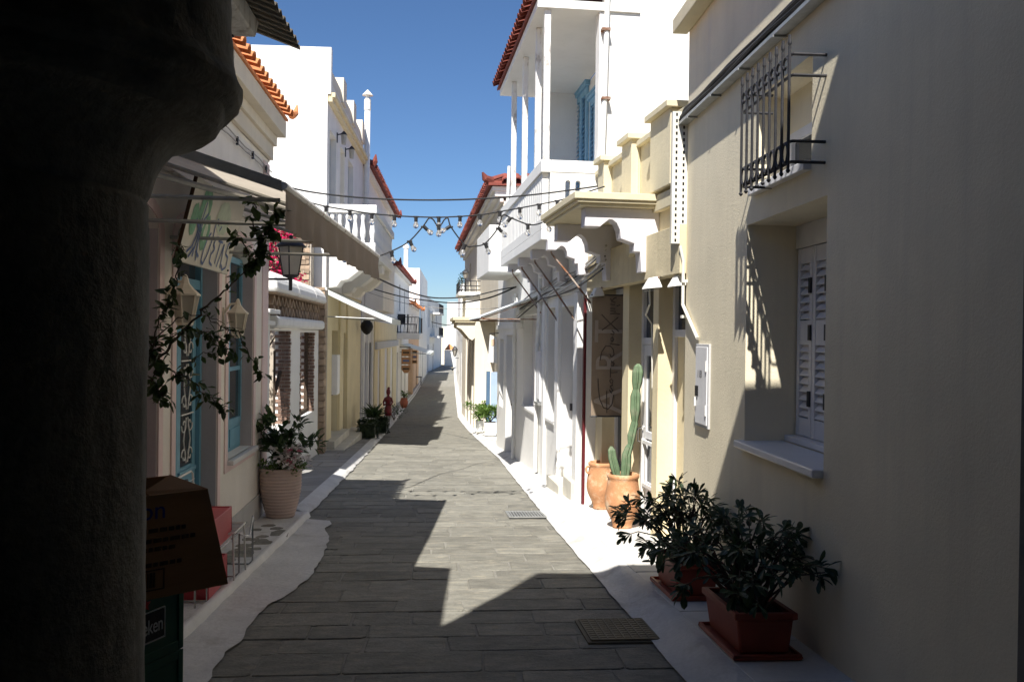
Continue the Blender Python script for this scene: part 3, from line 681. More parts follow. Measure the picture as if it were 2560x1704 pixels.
LT = [[(.66, .26), (.60, .22), (.56, .12), (.57, .04), (.63, .02), (.69, .1), (.73, .22), (.72, .33), (.76, .38), (.80, .33)], [(.86, .30), (.90, .34)],
      [(.90, .25), (.83, .24), (.80, .19), (.86, .155), (.79, .11), (.80, .05), (.89, .03)], [(.91, .23), (1.05, .225)], [(.98, .225), (.96, .05)],
      [(1.03, .03), (1.11, .22), (1.15, .03)], [(1.33, .25), (1.24, .24), (1.22, .15), (1.32, .13), (1.33, .05), (1.23, .02), (1.17, .06)]]
for q in LT: stroke('lettering', SBLUE, q, .010)
for x, z in ((.03, .03), (1.42, .03), (.03, .58)): MB(SB).tube([S_(x, z, 0), S_(x, z, .012)], .008, 8).build('screw', IRON, sb)
# ------------------------------------------------------------------ lanterns
def wall_lantern(fr, label, m, gm, arm=.16, s=1., group=None):
    t = thing('wall_lantern', fr, label, 'lantern', group); F0 = Free((0, 0, 0))   # local: -y is away from the wall at y=0, lantern body around (0,-arm)
    MB(F0).box(-.03*s, .03*s, -.014, 0, -.09*s, .09*s).build('back_plate', m, t, bevel=.004)
    MB(F0).tube([(0, -.01, .04*s), (0, -arm*.5, .12*s), (0, -arm, .125*s)], .011*s, 6).build('bracket', m, t)
    c = (0, -arm, 0)
    MB(F0).lathe([(.05*s, -.145*s), (.085*s, .03*s)], c, 6).build('glass', gm, t)
    MB(F0).lathe([(.10*s, .03*s), (.10*s, .042*s), (.06*s, .075*s), (.03*s, .11*s), (.015*s, .16*s), (.006*s, .17*s)], c, 6).build('cap', m, t)
    f = MB(F0)
    for k in range(6):
        q = 2*pi*k/6; f.tube([(c[0]+.052*s*cos(q), c[1]+.052*s*sin(q), -.15*s), (c[0]+.088*s*cos(q), c[1]+.088*s*sin(q), .03*s)], .006*s, 4)
    f.lathe([(.02*s, -.19*s), (.055*s, -.158*s), (.055*s, -.145*s)], c, 6)
    f.build('cage', m, t); return t
wall_lantern(Free(tuple(PK.world(U(6.52), 0, 1.72)), pi/2), 'cream metal lantern left of the blue door', LANTC, LANTG, .13, 1.1, 'lanterns on the pink house')
wall_lantern(Free(tuple(PK.world(U(8.2), 0, 1.63)), pi/2), 'cream metal lantern between the blue door and the blue window', LANTC, LANTG, .13, 1.0, 'lanterns on the pink house')
# big black street lantern on the corner
def street_lantern(loc, label):
    t = thing('street_lantern', Free(loc, 0), label, 'street lamp'); F0 = Free((0, 0, 0))
    MB(F0).lathe([(.085, -.18), (.135, .14)], (0, 0, 0), 4).build('glass', LANTG, t)
    f = MB(F0)
    for k in range(4):
        q = 2*pi*k/4; f.tube([(.088*cos(q), .088*sin(q), -.185), (.139*cos(q), .139*sin(q), .15)], .008, 4)
    f.lathe([(.02, -.36), (.022, -.22), (.09, -.2), (.092, -.18)], (0, 0, 0), 12); f.build('cage', IRON, t)
    MB(F0).lathe([(.175, .14), (.17, .155), (.12, .20), (.05, .225), (.02, .23), (.02, .25), (.03, .262), (.01, .28)], (0, 0, 0), 20).build('hood', IRON, t, smooth=True)
    b = MB(F0).tube([(-.33, .05, -.23), (0, 0, -.23)], .014, 6).tube([(-.33, .05, .10), (-.22, .03, .10), (-.22, .03, .17)], .009, 6)
    b.tube([(-.31, .045, -.2)]+[(-.2+.07*cos(x), .02, -.03+.09*sin(x)) for x in [k*.6-2 for k in range(9)]], .008, 5)
    b.build('bracket', IRON, t); return t
p = onY(727, 648, 10.35); street_lantern(tuple(p), 'big black street lantern on a bracket at the corner of the pink house')
# ------------------------------------------------------------------ things on the left pavement
# ribbed pink pot with a flowering shrub
pp_ = Vector((-1.72, 9.93)); pz = gz(pp_.y)+.078
pt = thing('flower_pot', Free((pp_.x, pp_.y, pz)), 'tall ribbed pink clay pot beside the blue window', 'flower pot')
prof = [(.145, 0)]
for k in range(72):
    z = .012+.50*k/71; prof.append((.15+.075*sin(min(1, z/.40)*pi/2)+.0045*sin(k*pi/2.5), z))
prof += [(.235, .525), (.238, .545), (.215, .55), (.205, .50), (.0, .48)]
MB(Free((0, 0, 0))).lathe(prof, (0, 0, 0), 40).build('pot', POTP, pt, smooth=True)
MB(Free((0, 0, 0))).lathe([(.0, .49), (.20, .495), (.21, .48)], (0, 0, 0), 20).build('soil', SOIL, pt)
pl = thing('flowering_shrub', Free((pp_.x, pp_.y, pz+.5)), 'dark leafy shrub with white and pink flowers in the ribbed pink pot', 'plant')
R = random.Random(5)
st = MB(Free((0, 0, 0))); lf = MB(Free((0, 0, 0))); ends = []
for k in range(30):
    a = R.uniform(0, 2*pi); sp = R.uniform(.05, .38); h = R.uniform(.25, .68)*(1-.5*sp)
    pts = [Vector((0, 0, 0))]
    for i in range(1, 6):
        q = i/5; pts.append(Vector((cos(a)*sp*q**1.3, sin(a)*sp*q**1.3, h*q**.8))+Vector((R.gauss(0, .01), R.gauss(0, .01), 0)))
    st.tube(pts, [.007, .006, .005, .004, .003, .002], 5)
    ends += [(pts[i].lerp(pts[i+1], R.random()), (pts[i+1]-pts[i])+Vector((cos(a), sin(a), .2))*.06) for i in range(2, 5) for _ in range(3)] + [(pts[5], pts[5]-pts[4])]*4
ends += [((.42, -.12, .3), (1, -.2, .1)), ((.38, -.1, .28), (1, .2, .2)), ((.40, .0, .32), (.7, 0, .6))]*3
st.build('stem', BARK, pl)
leaves(lf, ends, .125, .42, .5, 1, .012, R); lf.build('foliage', LEAFS, pl, kind='stuff', merge=False)
lo = MB(Free((0, 0, 0)))
leaves(lo, [((R.uniform(-.2, .26), R.uniform(-.22, .2), R.uniform(.0, .12)), (R.gauss(0, 1), R.gauss(0, 1), .7)) for _ in range(420)], .05, .5, .6, 1, .01, R); lo.build('ground_foliage', LEAFG, pl, kind='stuff', merge=False)
fl = MB(Free((0, 0, 0))); fp = MB(Free((0, 0, 0)))
for k in range(60):
    c = Vector((R.gauss(.13, .09), R.gauss(-.17, .06), R.uniform(.03, .30))); t_ = fp if R.random() < .22 else fl
    leaves(t_, [(c, (cos(x), sin(x)-.4, .4)) for x in [i*1.257 for i in range(5)]],   .05, .75, 0, 1, .002, R)
fl.build('white_flowers', FLW, pl, kind='stuff', merge=False); fp.build('pink_flowers', FLP, pl, kind='stuff', merge=False)
# red boxes and the bent-wire stand
def red_box(x0, x1, y0, y1, z0, z1, label):
    t = thing('red_box', Free(((x0+x1)/2, (y0+y1)/2, z0)), label, 'box', 'red boxes'); a, b = (x1-x0)/2, (y1-y0)/2; h = z1-z0; F0 = Free((0, 0, 0))
    MB(F0).box(-a, a, -b, b, 0, .012).box(-a, -a+.012, -b, b, .012, h).box(a-.012, a, -b, b, .012, h).box(-a+.012, a-.012, -b, -b+.012, .012, h).box(-a+.012, a-.012, b-.012, b, .012, h).build('body', REDB, t, bevel=.003)
    MB(F0).box(-a+.012, a-.012, -b+.012, b-.012, h-.02, h-.006).build('lid', REDB, t)
red_box(-1.84, -1.50, 6.05, 6.63, .0, .215, 'upper red box standing on the bent wire stand')
red_box(-1.84, -1.50, 5.98, 6.50, gz(6.2)+.09, -.10, 'lower red box on the pavement beneath the wire stand')
wsd = thing('wire_stand', Free((0, 0, 0)), 'bent steel wire stand with a glass shelf beside the red boxes', 'stand')
gy = lambda y_: gz(y_)+.088
for (xa, ya, xb, yb, zt) in ((-1.90, 6.72, -1.46, 6.70, -.01), (-1.90, 7.2, -1.46, 7.18, .03)):
    MB(Free((0, 0, 0))).tube([(xa, ya, zt), (xa, ya, gy(ya)+.03), (xa+.03, ya, gy(ya)), (xb-.03, yb, gy(yb)), (xb, yb, gy(yb)+.03), (xb, yb, zt)], .007, 6).build('leg', CHROME, wsd)
MB(Free((0, 0, 0))).tube([(-1.46, 6.70, -.01), (-1.44, 6.82, -.05), (-1.44, 6.95, -.08), (-1.45, 7.05, -.05), (-1.46, 7.18, .03)], .007, 6).build('bent_rail', CHROME, wsd)
MB(Free((0, 0, 0))).tube([(-1.90, 6.72, -.01), (-1.90, 7.2, .03)], .007, 6).build('back_rail', CHROME, wsd)
MB(Free((0, 0, 0))).box(-1.89, -1.50, 6.74, 7.16, -.02, -.012).build('shelf', mat('greenish_glass', (.30, .36, .34), .15, .05, 5, 0, spec=.6), wsd)
MB(Free((0, 0, 0))).tube([(-1.84, 6.0, -.005), (-1.5, 6.0, -.005), (-1.47, 6.7, -.005), (-1.9, 6.7, -.005)], .006, 6).tube([(-1.5, 5.93, -.005), (-1.5, 5.93, gy(5.9)), (-1.85, 5.93, gy(5.9)), (-1.85, 5.93, -.005), (-1.5, 5.93, -.005)], .007, 6).build('front_frame', CHROME, wsd)
w2 = thing('wire_hoop', Free((-1.5, 5.35, gy(5.35))), 'low bent wire hoop on the pavement in front of the red boxes', 'wire stand')
MB(Free((0, 0, 0))).tube([(-.35, 0, .22), (-.35, 0, .03), (-.32, 0, 0), (-.03, 0, 0), (0, 0, .03), (0, 0, .22), (-.35, 0, .22)], .007, 6).tube([(0, 0, .22), (0, .3, .22), (0, .3, .0)], .007, 6).build('hoop', CHROME, w2)
# white wire chair behind the box
wc = thing('wire_chair', Free((-1.66, 6.72, gy(6.72)-.04), pi/2), 'white wire chair in front of the blue door', 'chair'); F0 = Free((0, 0, 0))
bk = MB(F0); bk.tube([(-.19, .18, .40), (-.19, .2, .78), (-.16, .205, .80), (.16, .205, .80), (.19, .2, .78), (.19, .18, .40)], .008, 6)
for k in range(9): z = .46+.035*k; bk.tube([(-.19, .185, z), (.19, .185, z)], .003, 4)
bk.build('backrest', WHITE2, wc)
st = MB(F0)
for k in range(9): st.tube([(-.19+.0475*k, -.2, .40), (-.19+.0475*k, .18, .40)], .0035, 4)
st.tube([(-.19, -.2, .40), (.19, -.2, .40), (.19, .18, .40), (-.19, .18, .40), (-.19, -.2, .40)], .007, 6); st.build('seat', WHITE2, wc)
for x_, y_ in ((-.18, -.19), (.18, -.19), (-.18, .17), (.18, .17)): MB(F0).tube([(x_, y_, .40), (x_*1.08, y_*1.08, 0)], .007, 6).build('leg', WHITE2, wc)
# stacked green bottle crates and the cardboard box
CR = radians(-25); ce = Vector((-.838, 3.0)); dirc = Vector((sin(radians(25)), cos(radians(25)))); nrm = Vector((dirc.y, -dirc.x))
CL, CWd, CH = .40, .30, .268
cc2 = ce - dirc*CL/2 - nrm*CWd/2; gz0 = gz(cc2.y)+.088
crates = []
def crate(k, label):
    t = thing('bottle_crate', Free((cc2.x, cc2.y, gz0+k*CH), atan2(dirc.y, dirc.x)), label, 'crate', 'stacked green crates'); F0 = Free((0, 0, 0))
    a, b = CL/2, CWd/2; h = CH-.004      # local +x towards the far end; -y is the street side
    m = MB(F0).box(-a, a, -b, -b+.012, 0, h).box(-a, a, b-.012, b, 0, h).box(-a, -a+.012, -b+.012, b-.012, 0, h).box(a-.012, a, -b+.012, b-.012, 0, h).box(-a+.012, a-.012, -b+.012, b-.012, .005, .02)
    for (x0, x1) in ((-a-.004, -a+.02), (a-.02, a+.004)): m.box(x0, x1, -b-.005, -b, 0, h)
    m.box(-a+.02, a-.02, -b-.005, -b, h-.03, h).box(-a+.02, a-.02, -b-.005, -b, 0, .03)
    m.build('shell', GREENC, t, bevel=.004)
    if k == 2:
        MB(F0).box(-.16, .112, -b-.0065, -b-.0005, .070, .155).build('label_panel', BLACKL, t)
        MB(F0).box(-.165, .117, -b-.0058, -b-.0004, .063, .066).box(-.165, .117, -b-.0058, -b-.0004, .159, .162).box(-.165, -.162, -b-.0058, -b-.0004, .066, .159).box(.114, .117, -b-.0058, -b-.0004, .066, .159).build('label_border', WHITEL, t)
        text('Heineken', .066, WHITEL, t, Matrix.Translation((.106, -b-.0068, .092)) @ Matrix.Rotation(pi/2, 4, 'X') @ Matrix.Scale(.74, 4, (1, 0, 0)), 'lettering', .0008, align='RIGHT', space=.95)
        s = [(.022*(1 if i % 2 == 0 else .42)*sin(pi*i/5), .022*(1 if i % 2 == 0 else .42)*cos(pi*i/5)) for i in range(10)]
        MB(F0).prism([(.03+x, .188+y) for x, y in s], 1, -b-.0062, -b-.0005).build('star', REDPR, t)
crate(0, 'lowest green crate of the stack beside the column'); crate(1, 'middle green crate of the stack beside the column'); crate(2, 'topmost green crate of the stack, with white lettering on a black label')
bx = Free((-.69-.67*.225-.74*(-.15)-.185, 3.0-.74*.225-.67*.15+.02, gz0+3*CH+.001), radians(40))
cb = thing('cardboard_box', bx, 'open brown cardboard box on top of the green crates', 'box'); F0 = Free((0, 0, 0)); a, b, h = .23, .15, .305
MB(F0).box(-a, a, -b, b, 0, .006).build('base', CARD, cb)
for nm, pts in (('side', [(-a, -b, 0), (a, -b, 0), (a-.075, -b-.012, h), (-a-.01, -b-.012, h)]), ('side', [(-a, b, 0), (a, b, 0), (a-.05, b, h), (-a, b, h)]), ('end', [(a, -b, 0), (a, b, 0), (a-.05, b, h), (a-.075, -b-.012, h)]), ('end', [(-a, -b, 0), (-a, b, 0), (-a, b, h), (-a-.01, -b-.012, h)]),
                ('flap', [(-a, b, h), (a-.16, b, h), (a-.22, b+.05, h+.10), (-a+.03, b+.05, h+.12)]), ('flap', [(-a, -b, h), (-a, b, h), (-a-.03, b-.03, h+.15), (-a-.03, -b+.02, h+.15)]), ('flap', [(a-.077, -b, h), (a-.052, b, h), (a-.15, b-.03, h-.04), (a-.16, -b+.04, h-.06)])):
    o = MB(F0).face(pts).build(nm, CARD, cb); md = o.modifiers.new('s', 'SOLIDIFY'); md.thickness = .005; md.offset = 0
RX = Matrix.Rotation(pi/2, 4, 'X')
def prt(body, size, m, x, z): text(body, size, m, cb, Matrix.Translation((x, -b-.0035-.012*z/h, z)) @ RX, 'print', .0006)
prt('Union', .075, BLUEPR, -.155, .235)
for i, (x0, x1, z) in enumerate(((-.08, .09, .195), (-.07, .12, .165), (-.09, .06, .14), (-.06, .08, .095))):
    t = MB(F0); x = x0
    while x < x1: w_ = random.uniform(.008, .03); t.box(x, min(x1, x+w_), -b-.0045-.012*z/h, -b-.0022-.012*z/h, z, z+.012); x += w_+.006
    t.build('print_line', BROWNPR, cb)
t = MB(F0); z = .03
t.box(-.20, .03, -b-.0050, -b-.0030, .025, .029).box(-.20, .03, -b-.0075, -b-.0055, .083, .087).box(.026, .03, -b-.0065, -b-.0030, .029, .083)
x = -.19
while x < .0: w_ = random.choice((.003, .005, .008)); t.box(x, x+w_, -b-.0070, -b-.0035, .035, .078); x += w_+random.choice((.003, .005))
t.build('barcode', BROWNPR, cb)
# climbing vine reaching in front of the pink house
vn = thing('climbing_vine', Free((0, 0, 0)), 'thin leafy vine branches trailing across the blue door from behind the column', 'vine')
vs = MB(Free((0, 0, 0))); vl = MB(Free((0, 0, 0))); R = random.Random(11)
def vine(pts, Y0, Y1, n, sz, r=.006, lo=0., clump=None):
    P = [onY(x, y, Y0+(Y1-Y0)*i/(len(pts)-1)) for i, (x, y) in enumerate(pts)]
    sm = []
    for i in range(len(P)-1):
        for k in range(5): sm.append(P[i].lerp(P[i+1], k/5)+Vector((R.gauss(0, .006), R.gauss(0, .01), R.gauss(0, .006))))
    sm.append(P[-1]); vs.tube(sm, [r*(1-.75*i/len(sm)) for i in range(len(sm))], 5)
    e = []
    for _ in range(n):
        t = lo+(1-lo)*R.random(); i = min(int(t*(len(sm)-1)), len(sm)-2); e.append((sm[i].lerp(sm[i+1], R.random()), (sm[i+1]-sm[i]).normalized()*.4+Vector((R.gauss(0, 1), R.gauss(0, 1), R.gauss(-.5, .8)))))
    leaves(vl, e, sz, .55, .7, 1, .015, R)
vine([(372, 925), (420, 870), (470, 815), (530, 752), (575, 715), (610, 680), (640, 640)], 4.9, 5.3, 26, .06, .009, .1)
vine([(610, 680), (625, 640), (600, 600), (590, 575)], 5.3, 5.35, 34, .07)
vine([(615, 675), (650, 640), (665, 590), (680, 560), (690, 510)], 5.3, 5.25, 74, .085)
vine([(655, 600), (635, 580), (640, 520), (628, 505)], 5.25, 5.3, 30, .075)
vine([(400, 800), (425, 745), (445, 700), (452, 640), (455, 610)], 4.9, 5.0, 46, .065)
vine([(372, 905), (385, 850), (400, 800), (420, 745)], 4.85, 4.9, 40, .065)
vine([(380, 850), (440, 800), (470, 785), (520, 795), (560, 815), (590, 845), (600, 865)], 4.9, 5.2, 14, .055, .004, .3)
vine([(560, 815), (600, 830), (618, 880), (650, 930), (662, 945)], 5.2, 5.3, 22, .06, .004)
vine([(372, 890), (420, 850), (470, 820), (520, 830), (555, 860), (590, 880)], 4.9, 5.1, 78, .062, .004, .2)
vine([(480, 905), (510, 880), (540, 885), (575, 890)], 5.0, 5.1, 14, .055, .003)
vine([(380, 890), (420, 925), (470, 945), (510, 985), (545, 1010), (563, 1024)], 4.9, 5.1, 88, .062, .005, .15)
vine([(372, 940), (390, 970), (405, 985), (420, 1000)], 4.85, 4.9, 34, .065)
vine([(375, 860), (390, 900), (385, 950), (400, 990)], 4.85, 4.9, 36, .065)
vine([(500, 770), (530, 795), (575, 820), (615, 822)], 5.1, 5.2, 6, .05, .003)
vs.build('stem', BARK, vn); vl.build('foliage', LEAFV, vn, kind='stuff', merge=False)
# ------------------------------------------------------------------ RIGHT: the beige house nearest the camera
RB = Fac((1.93+.022*2.78, 2.78), (1.93+.022*7.32, 7.32), 'R', -.3)
bh = thing('beige_house', RB, 'beige plastered house with the barred window and the deep shuttered window', 'house')
def U2(fr, *q): return fr.px(*q)[0]
wa, wb = U2(RB, 2064, 800), U2(RB, 1865, 800); za, zb_ = RB.px(1852, 1098)[1], RB.px(1868, 563)[1]
va, vb = U2(RB, 2030, 300), U2(RB, 1893, 300); zc, zd = RB.px(2028, 402)[1], RB.px(2030, 136)[1]
MB(RB).wall(0, RB.L, -.6, 6.0, 0, .42, [(wa, wb, za, zb_, .33), (va, vb, zc, zd, .33)]).build('wall', BEIGE, bh)
MB(RB).box(0, RB.L, -3.5, -.6, -.6, 6.0).build('body', BEIGE, bh)
MB(RB).box(0, RB.L, -.6, -.34, -.6, 6.0).v
MB(RB).box(0, RB.L-.002, -.595, -.48, -.6, 6.0).build('back_wall', CREAM, bh)
MB(RB).box(-.0, RB.L+.06, .001, .13, 4.08, 4.2).build('string_course', BEIGETRIM, bh, bevel=.006)
# lower window: louvred shutters at the back of the reveal, marble sill
shutters(RB, bh, wa+.0, wb-.012, za+.05, zb_-.16, -.345, WOODW, 5, .55, .05, True, .045)
MB(RB).box(wa, wb, -.40, -.335, zb_-.155, zb_-.002).box(wa, wb-.0, -.41, -.398, za+.03, zb_-.16).build('window_frame', WOODW, bh)
MB(RB).box(wa-.0, wb+.05, -.27, .06, za-.045, za+.002).build('window_sill', MARBLE, bh, bevel=.008)
MB(RB).box(wa+.001, wb-.002, -.40, -.27, za+.004, za+.045).build('window_threshold', MARBLE, bh, bevel=.008)
# upper window
window(RB, bh, va+.002, vb-.02, zc+.02, zd-.25, -.2, WOODW, GLASS, 2, 1, .06)
MB(RB).box(va+.002, vb-.002, -.26, -.2, zd-.25, zd-.002).build('window_head', BEIGE, bh)
MB(RB).box(va-.0, vb+.04, -.25, .045, zc-.05, zc+.002).build('window_sill', MARBLE, bh, bevel=.006)
# wrought iron window grille
gw = .20; ga, gb = RB.px(1970, 420, gw)[0], RB.px(1853, 420, gw)[0]
zt1, zt2, zl1, zl2 = RB.px(1968, 140, gw)[1], RB.px(1970, 190, gw)[1], RB.px(1972, 352, gw)[1], RB.px(1975, 402, gw)[1]
gl = thing('window_grille', RB, 'black wrought iron grille with spear tips and scrolls over the upper window', 'window grille')
NB = 9
for i in range(NB):
    u = ga+(gb-ga)*i/(NB-1); zt = RB.px(1965, 96, gw)[1]; zb2 = zl2-.035
    m = MB(RB).tube([(u, gw, zb2), (u, gw, zt1+.04)], .0085, 6).tube([(u, gw, zt1+.04), (u, gw, zt1+.055), (u, gw, zt1+.10), (u, gw, zt)], [.006, .011, .008, .0015], 6)
    m.tube([(u, gw, zb2-.025), (u, gw, zb2-.012), (u, gw, zb2)], [.004, .014, .007], 6); m.build('bar', IRON, gl)
for z in (zt1, zt2, zl1, zl2):
    MB(RB).tube([(ga-.0, 0, z), (ga-.0, gw-.02, z), (ga+.02, gw-.012, z), (gb-.02, gw-.012, z), (gb+.02, gw-.02, z), (gb+.02, 0, z)], .009, 6).build('rail', IRON, gl)
for i in range(NB-1):
    u = ga+(gb-ga)*(i+.5)/(NB-1); h = (zt1-zt2); hw = (gb-ga)/(NB-1)/2
    pts = [(u-hw*.8, gw, zt2+.01), (u-hw*.8, gw, zt2+h*.45)]+[(u+hw*.05+hw*.8*cos(t), gw, zt2+h*.58+h*.36*sin(t)) for t in [pi-.5*k for k in range(7)]]+[(u+hw*.3, gw, zt2+h*.40), (u-hw*.05, gw, zt2+h*.5)]
    MB(RB).tube(pts, .0065, 5).build('scroll', IRON, gl)
    h = zl1-zl2
    MB(RB).tube([(u+hw*.78*cos(t), gw, (zl1+zl2)/2+h*.46*sin(t)) for t in [2*pi*k/14 for k in range(15)]], .0065, 5, caps=False).build('ring', IRON, gl)
# cable tray with cables, running along the wall, and its perforated upright
zt = RB.px(1720, 307)[1]-.02
tr = thing('cable_tray', RB, 'galvanised cable tray carrying black cables along the beige wall', 'cable tray')
MB(RB).box(.0, RB.L+.05, .002, .08, zt, zt+.005).box(0, RB.L+.05, .076, .08, zt+.005, zt+.022).build('tray', GALV, tr)
for k, (w, dz, r) in enumerate(((.022, .03, .016), (.05, .03, .017), (.036, .062, .02), (.065, .055, .016), (.03, .09, .016), (.055, .085, .018), (.035, .118, .018))):
    MB(RB).tube([(i*.3, w+.006*sin(i*1.3+k), zt+dz+.006*sin(i*.9+2*k)) for i in range(int(RB.L/.3)+1)]+[(RB.L+.04, w, zt+dz-.02), (RB.L+.06, w, zt-.06)], r, 6).build('cable', CABLE if k != 1 else CABLEG, tr)
for i in range(7): MB(RB).box(.35+.65*i, .37+.65*i, .0, .085, zt-.012, zt-.001).build('bracket', GALV, tr)
uz0, uz1 = RB.px(1708, 612)[1], RB.px(1714, 285)[1]
ud = thing('perforated_duct', RB, 'cream upright slotted duct at the corner of the beige house', 'cable duct')
ux = RB.L+.012
for (a, b, c, d) in ((.0, .115, ux-.001, ux),): pass
def slot_plate(fr, name, m, par, w0, w1, z0, z1, u, nc, pitch, sw, sh):
    """a plate across the wall line with real slots"""
    ws = [w0]; W_ = (w1-w0)/nc
    for k in range(nc): c = w0+W_*(k+.5); ws += [c-sw/2, c+sw/2]
    ws.append(w1); n = int((z1-z0)/pitch); t = MB(fr)
    for i in range(n):
        za_ = z0+(z1-z0)*i/n; zb__ = z0+(z1-z0)*(i+1)/n; zc_ = (za_+zb__)/2
        for k in range(len(ws)-1):
            if k % 2 == 0: t.face([(u, ws[k], za_), (u, ws[k+1], za_), (u, ws[k+1], zb__), (u, ws[k], zb__)])
            else:
                t.face([(u, ws[k], za_), (u, ws[k+1], za_), (u, ws[k+1], zc_-sh/2), (u, ws[k], zc_-sh/2)]); t.face([(u, ws[k], zc_+sh/2), (u, ws[k+1], zc_+sh/2), (u, ws[k+1], zb__), (u, ws[k], zb__)])
    return t.build(name, m, par)
slot_plate(RB, 'slotted_face', TRAYP, ud, .0, .125, uz0, uz1, ux, 2, .052, .016, .028)
MB(RB).box(ux, ux+.05, .125, .128, uz0, uz1).box(ux, ux+.05, -.003, 0, uz0, uz1).build('flange', TRAYP, ud)
MB(RB).box(ux+.05, ux+.052, -.003, .128, uz0, uz1).build('back', DARK, ud)
cdp = [RB.px(1712, 610, .06), RB.px(1722, 650, .03), RB.px(1724, 700, .02), RB.px(1723, 760, .02), RB.px(1728, 810, .02), RB.px(1745, 845, .015)]
cdt = thing('cream_conduit', RB, 'thin cream conduit running down below the slotted duct', 'conduit')
MB(RB).tube([(RB.L-.02-.0*i, .03 if i else .06, z) if i < 4 else (u, .02, z) for i, (u, z) in enumerate(cdp)], .014, 8).build('pipe', TRAYP, cdt)
for z in (cdp[2][1], cdp[3][1]-.1): MB(RB).box(RB.L-.05, RB.L-.001, .0, .045, z-.012, z+.012).build('clip', TRAYP, cdt)
# electricity meter cupboard
ea, eb = U2(RB, 1775, 950), U2(RB, 1746, 950); e0, e1 = RB.px(1757, 1060)[1], RB.px(1760, 866)[1]
eb_ = thing('meter_cupboard', RB, 'flat white meter cupboard numbered 118 on the beige wall', 'meter box')
MB(RB).box(ea-.02, eb+.02, .0, .018, e0-.02, e1+.02).build('frame', GREYP, eb_, bevel=.003)
MB(RB).box(ea+.004, eb-.004, .018, .026, e0+.004, e1-.004).build('door', WOODW, eb_, bevel=.002)
zl = e0+(e1-e0)*.44
MB(RB).box(eb-.09, eb-.02, .026, .034, zl-.05, zl+.03).build('lock', BLACKL, eb_)
MB(RB).box(eb-.05, eb-.03, .034, .045, zl-.13, zl-.06).build('latch', WHITE2, eb_)
for z in (e0+.12, e1-.15): MB(RB).box(ea+.002, ea+.02, .026, .036, z-.04, z+.04).build('hinge', WHITE2, eb_)
text('118', .085, BLACKL, eb_, Matrix.Translation(RB.f((eb-.06, .027, e0+(e1-e0)*.60))) @ Matrix.Rotation(pi, 4, 'Z') @ Matrix.Rotation(pi/2, 4, 'X'), 'number', .0006)
# ------------------------------------------------------------------ yellow shop
SH = Fac((2.165, 7.33), (1.93, 10.62), 'R', -.7)
sh = thing('yellow_shop', SH, 'yellow shop with a beige porch slab on scrolled brackets and a stepped parapet', 'shop')
fu = lambda x, y, w=0: SH.px(x, y, w)[0]
o1 = (fu(1719, 900), fu(1645, 900)); o2 = (fu(1632, 900), fu(1571, 900)); o3 = (fu(1556, 900), fu(1507, 900)); zg = -1.0
ZT = 2.06
MB(SH).wall(0.0, SH.L, -1.0, ZT, 0, .24, [(max(.02, o1[0]), o1[1], -1.0, ZT, .2), (o2[0], o2[1], -1.0, ZT, .2), (o3[0], o3[1], -1.0, ZT, .2)]).build('wall', YELLOW, sh)
MB(SH).box(0, SH.L, -.24, 0, ZT+.001, 3.44).build('upper_wall', BEIGETRIM, sh)
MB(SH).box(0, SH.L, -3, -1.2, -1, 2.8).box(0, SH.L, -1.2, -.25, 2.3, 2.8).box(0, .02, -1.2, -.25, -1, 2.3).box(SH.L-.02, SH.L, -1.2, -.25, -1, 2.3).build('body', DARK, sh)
MB(SH).box(-.0, SH.L+.01, .001, .13, ZT-.02, 2.46).build('fascia', YELLOWD, sh, bevel=.005)
MB(SH).box(-.0, SH.L, .001, .07, 2.68, 2.83).build('string_course', BEIGETRIM, sh, bevel=.005)
for i, (xa, xb, h) in enumerate(((1702, 1650, .10), (1602, 1577, .08), (1531, 1516, .07))):
    a, b = fu(xa, 400), fu(xb, 400)
    MB(SH).box(a, b, .001, .10, 2.861, 3.44+h).box(a, b, -.24, -.002, 3.441, 3.44+h).box(a-.04, b+.04, -.27, .15, 3.44+h+.001, 3.50+h).build('parapet_pier', BEIGETRIM, sh, bevel=.006)
MB(SH).box(.02, SH.L, -.27, .05, 3.442, 3.50).build('parapet_cap', BEIGETRIM, sh, bevel=.006)
s0 = SH.uY(8.15); s1 = SH.uY(9.85); SW = .86
sl_ = MB(SH)
sl_.box(s0, s1, .0, SW, 2.775, 2.84).box(s0+.02, s1-.02, 0, SW-.03, 2.745, 2.774).box(s0+.05, s1-.05, .0, SW-.06, 2.715, 2.744)
sl_.build('porch_slab', BEIGETRIM, sh, bevel=.006)
for k, u in enumerate((s0+.12, s1-.30)):
    pr = [(a, 2.713+z) for a, z in corbel_profile(SW-.13, .60)]
    MB(SH).prism(pr, 0, u, u+.17).build('scroll_bracket', LILAC, sh, bevel=.006)
MB(SH).tube([(s0+.5, .14, 2.36), (s0+.5, .2, 2.36)], .07, 12).build('round_ornament', BEIGETRIM, sh)
MB(SH).tube([(fu(1600, 450), .03, 3.48), (fu(1600, 450), .03, 2.9)], .025, 8).build('downpipe', BEIGETRIM, sh)
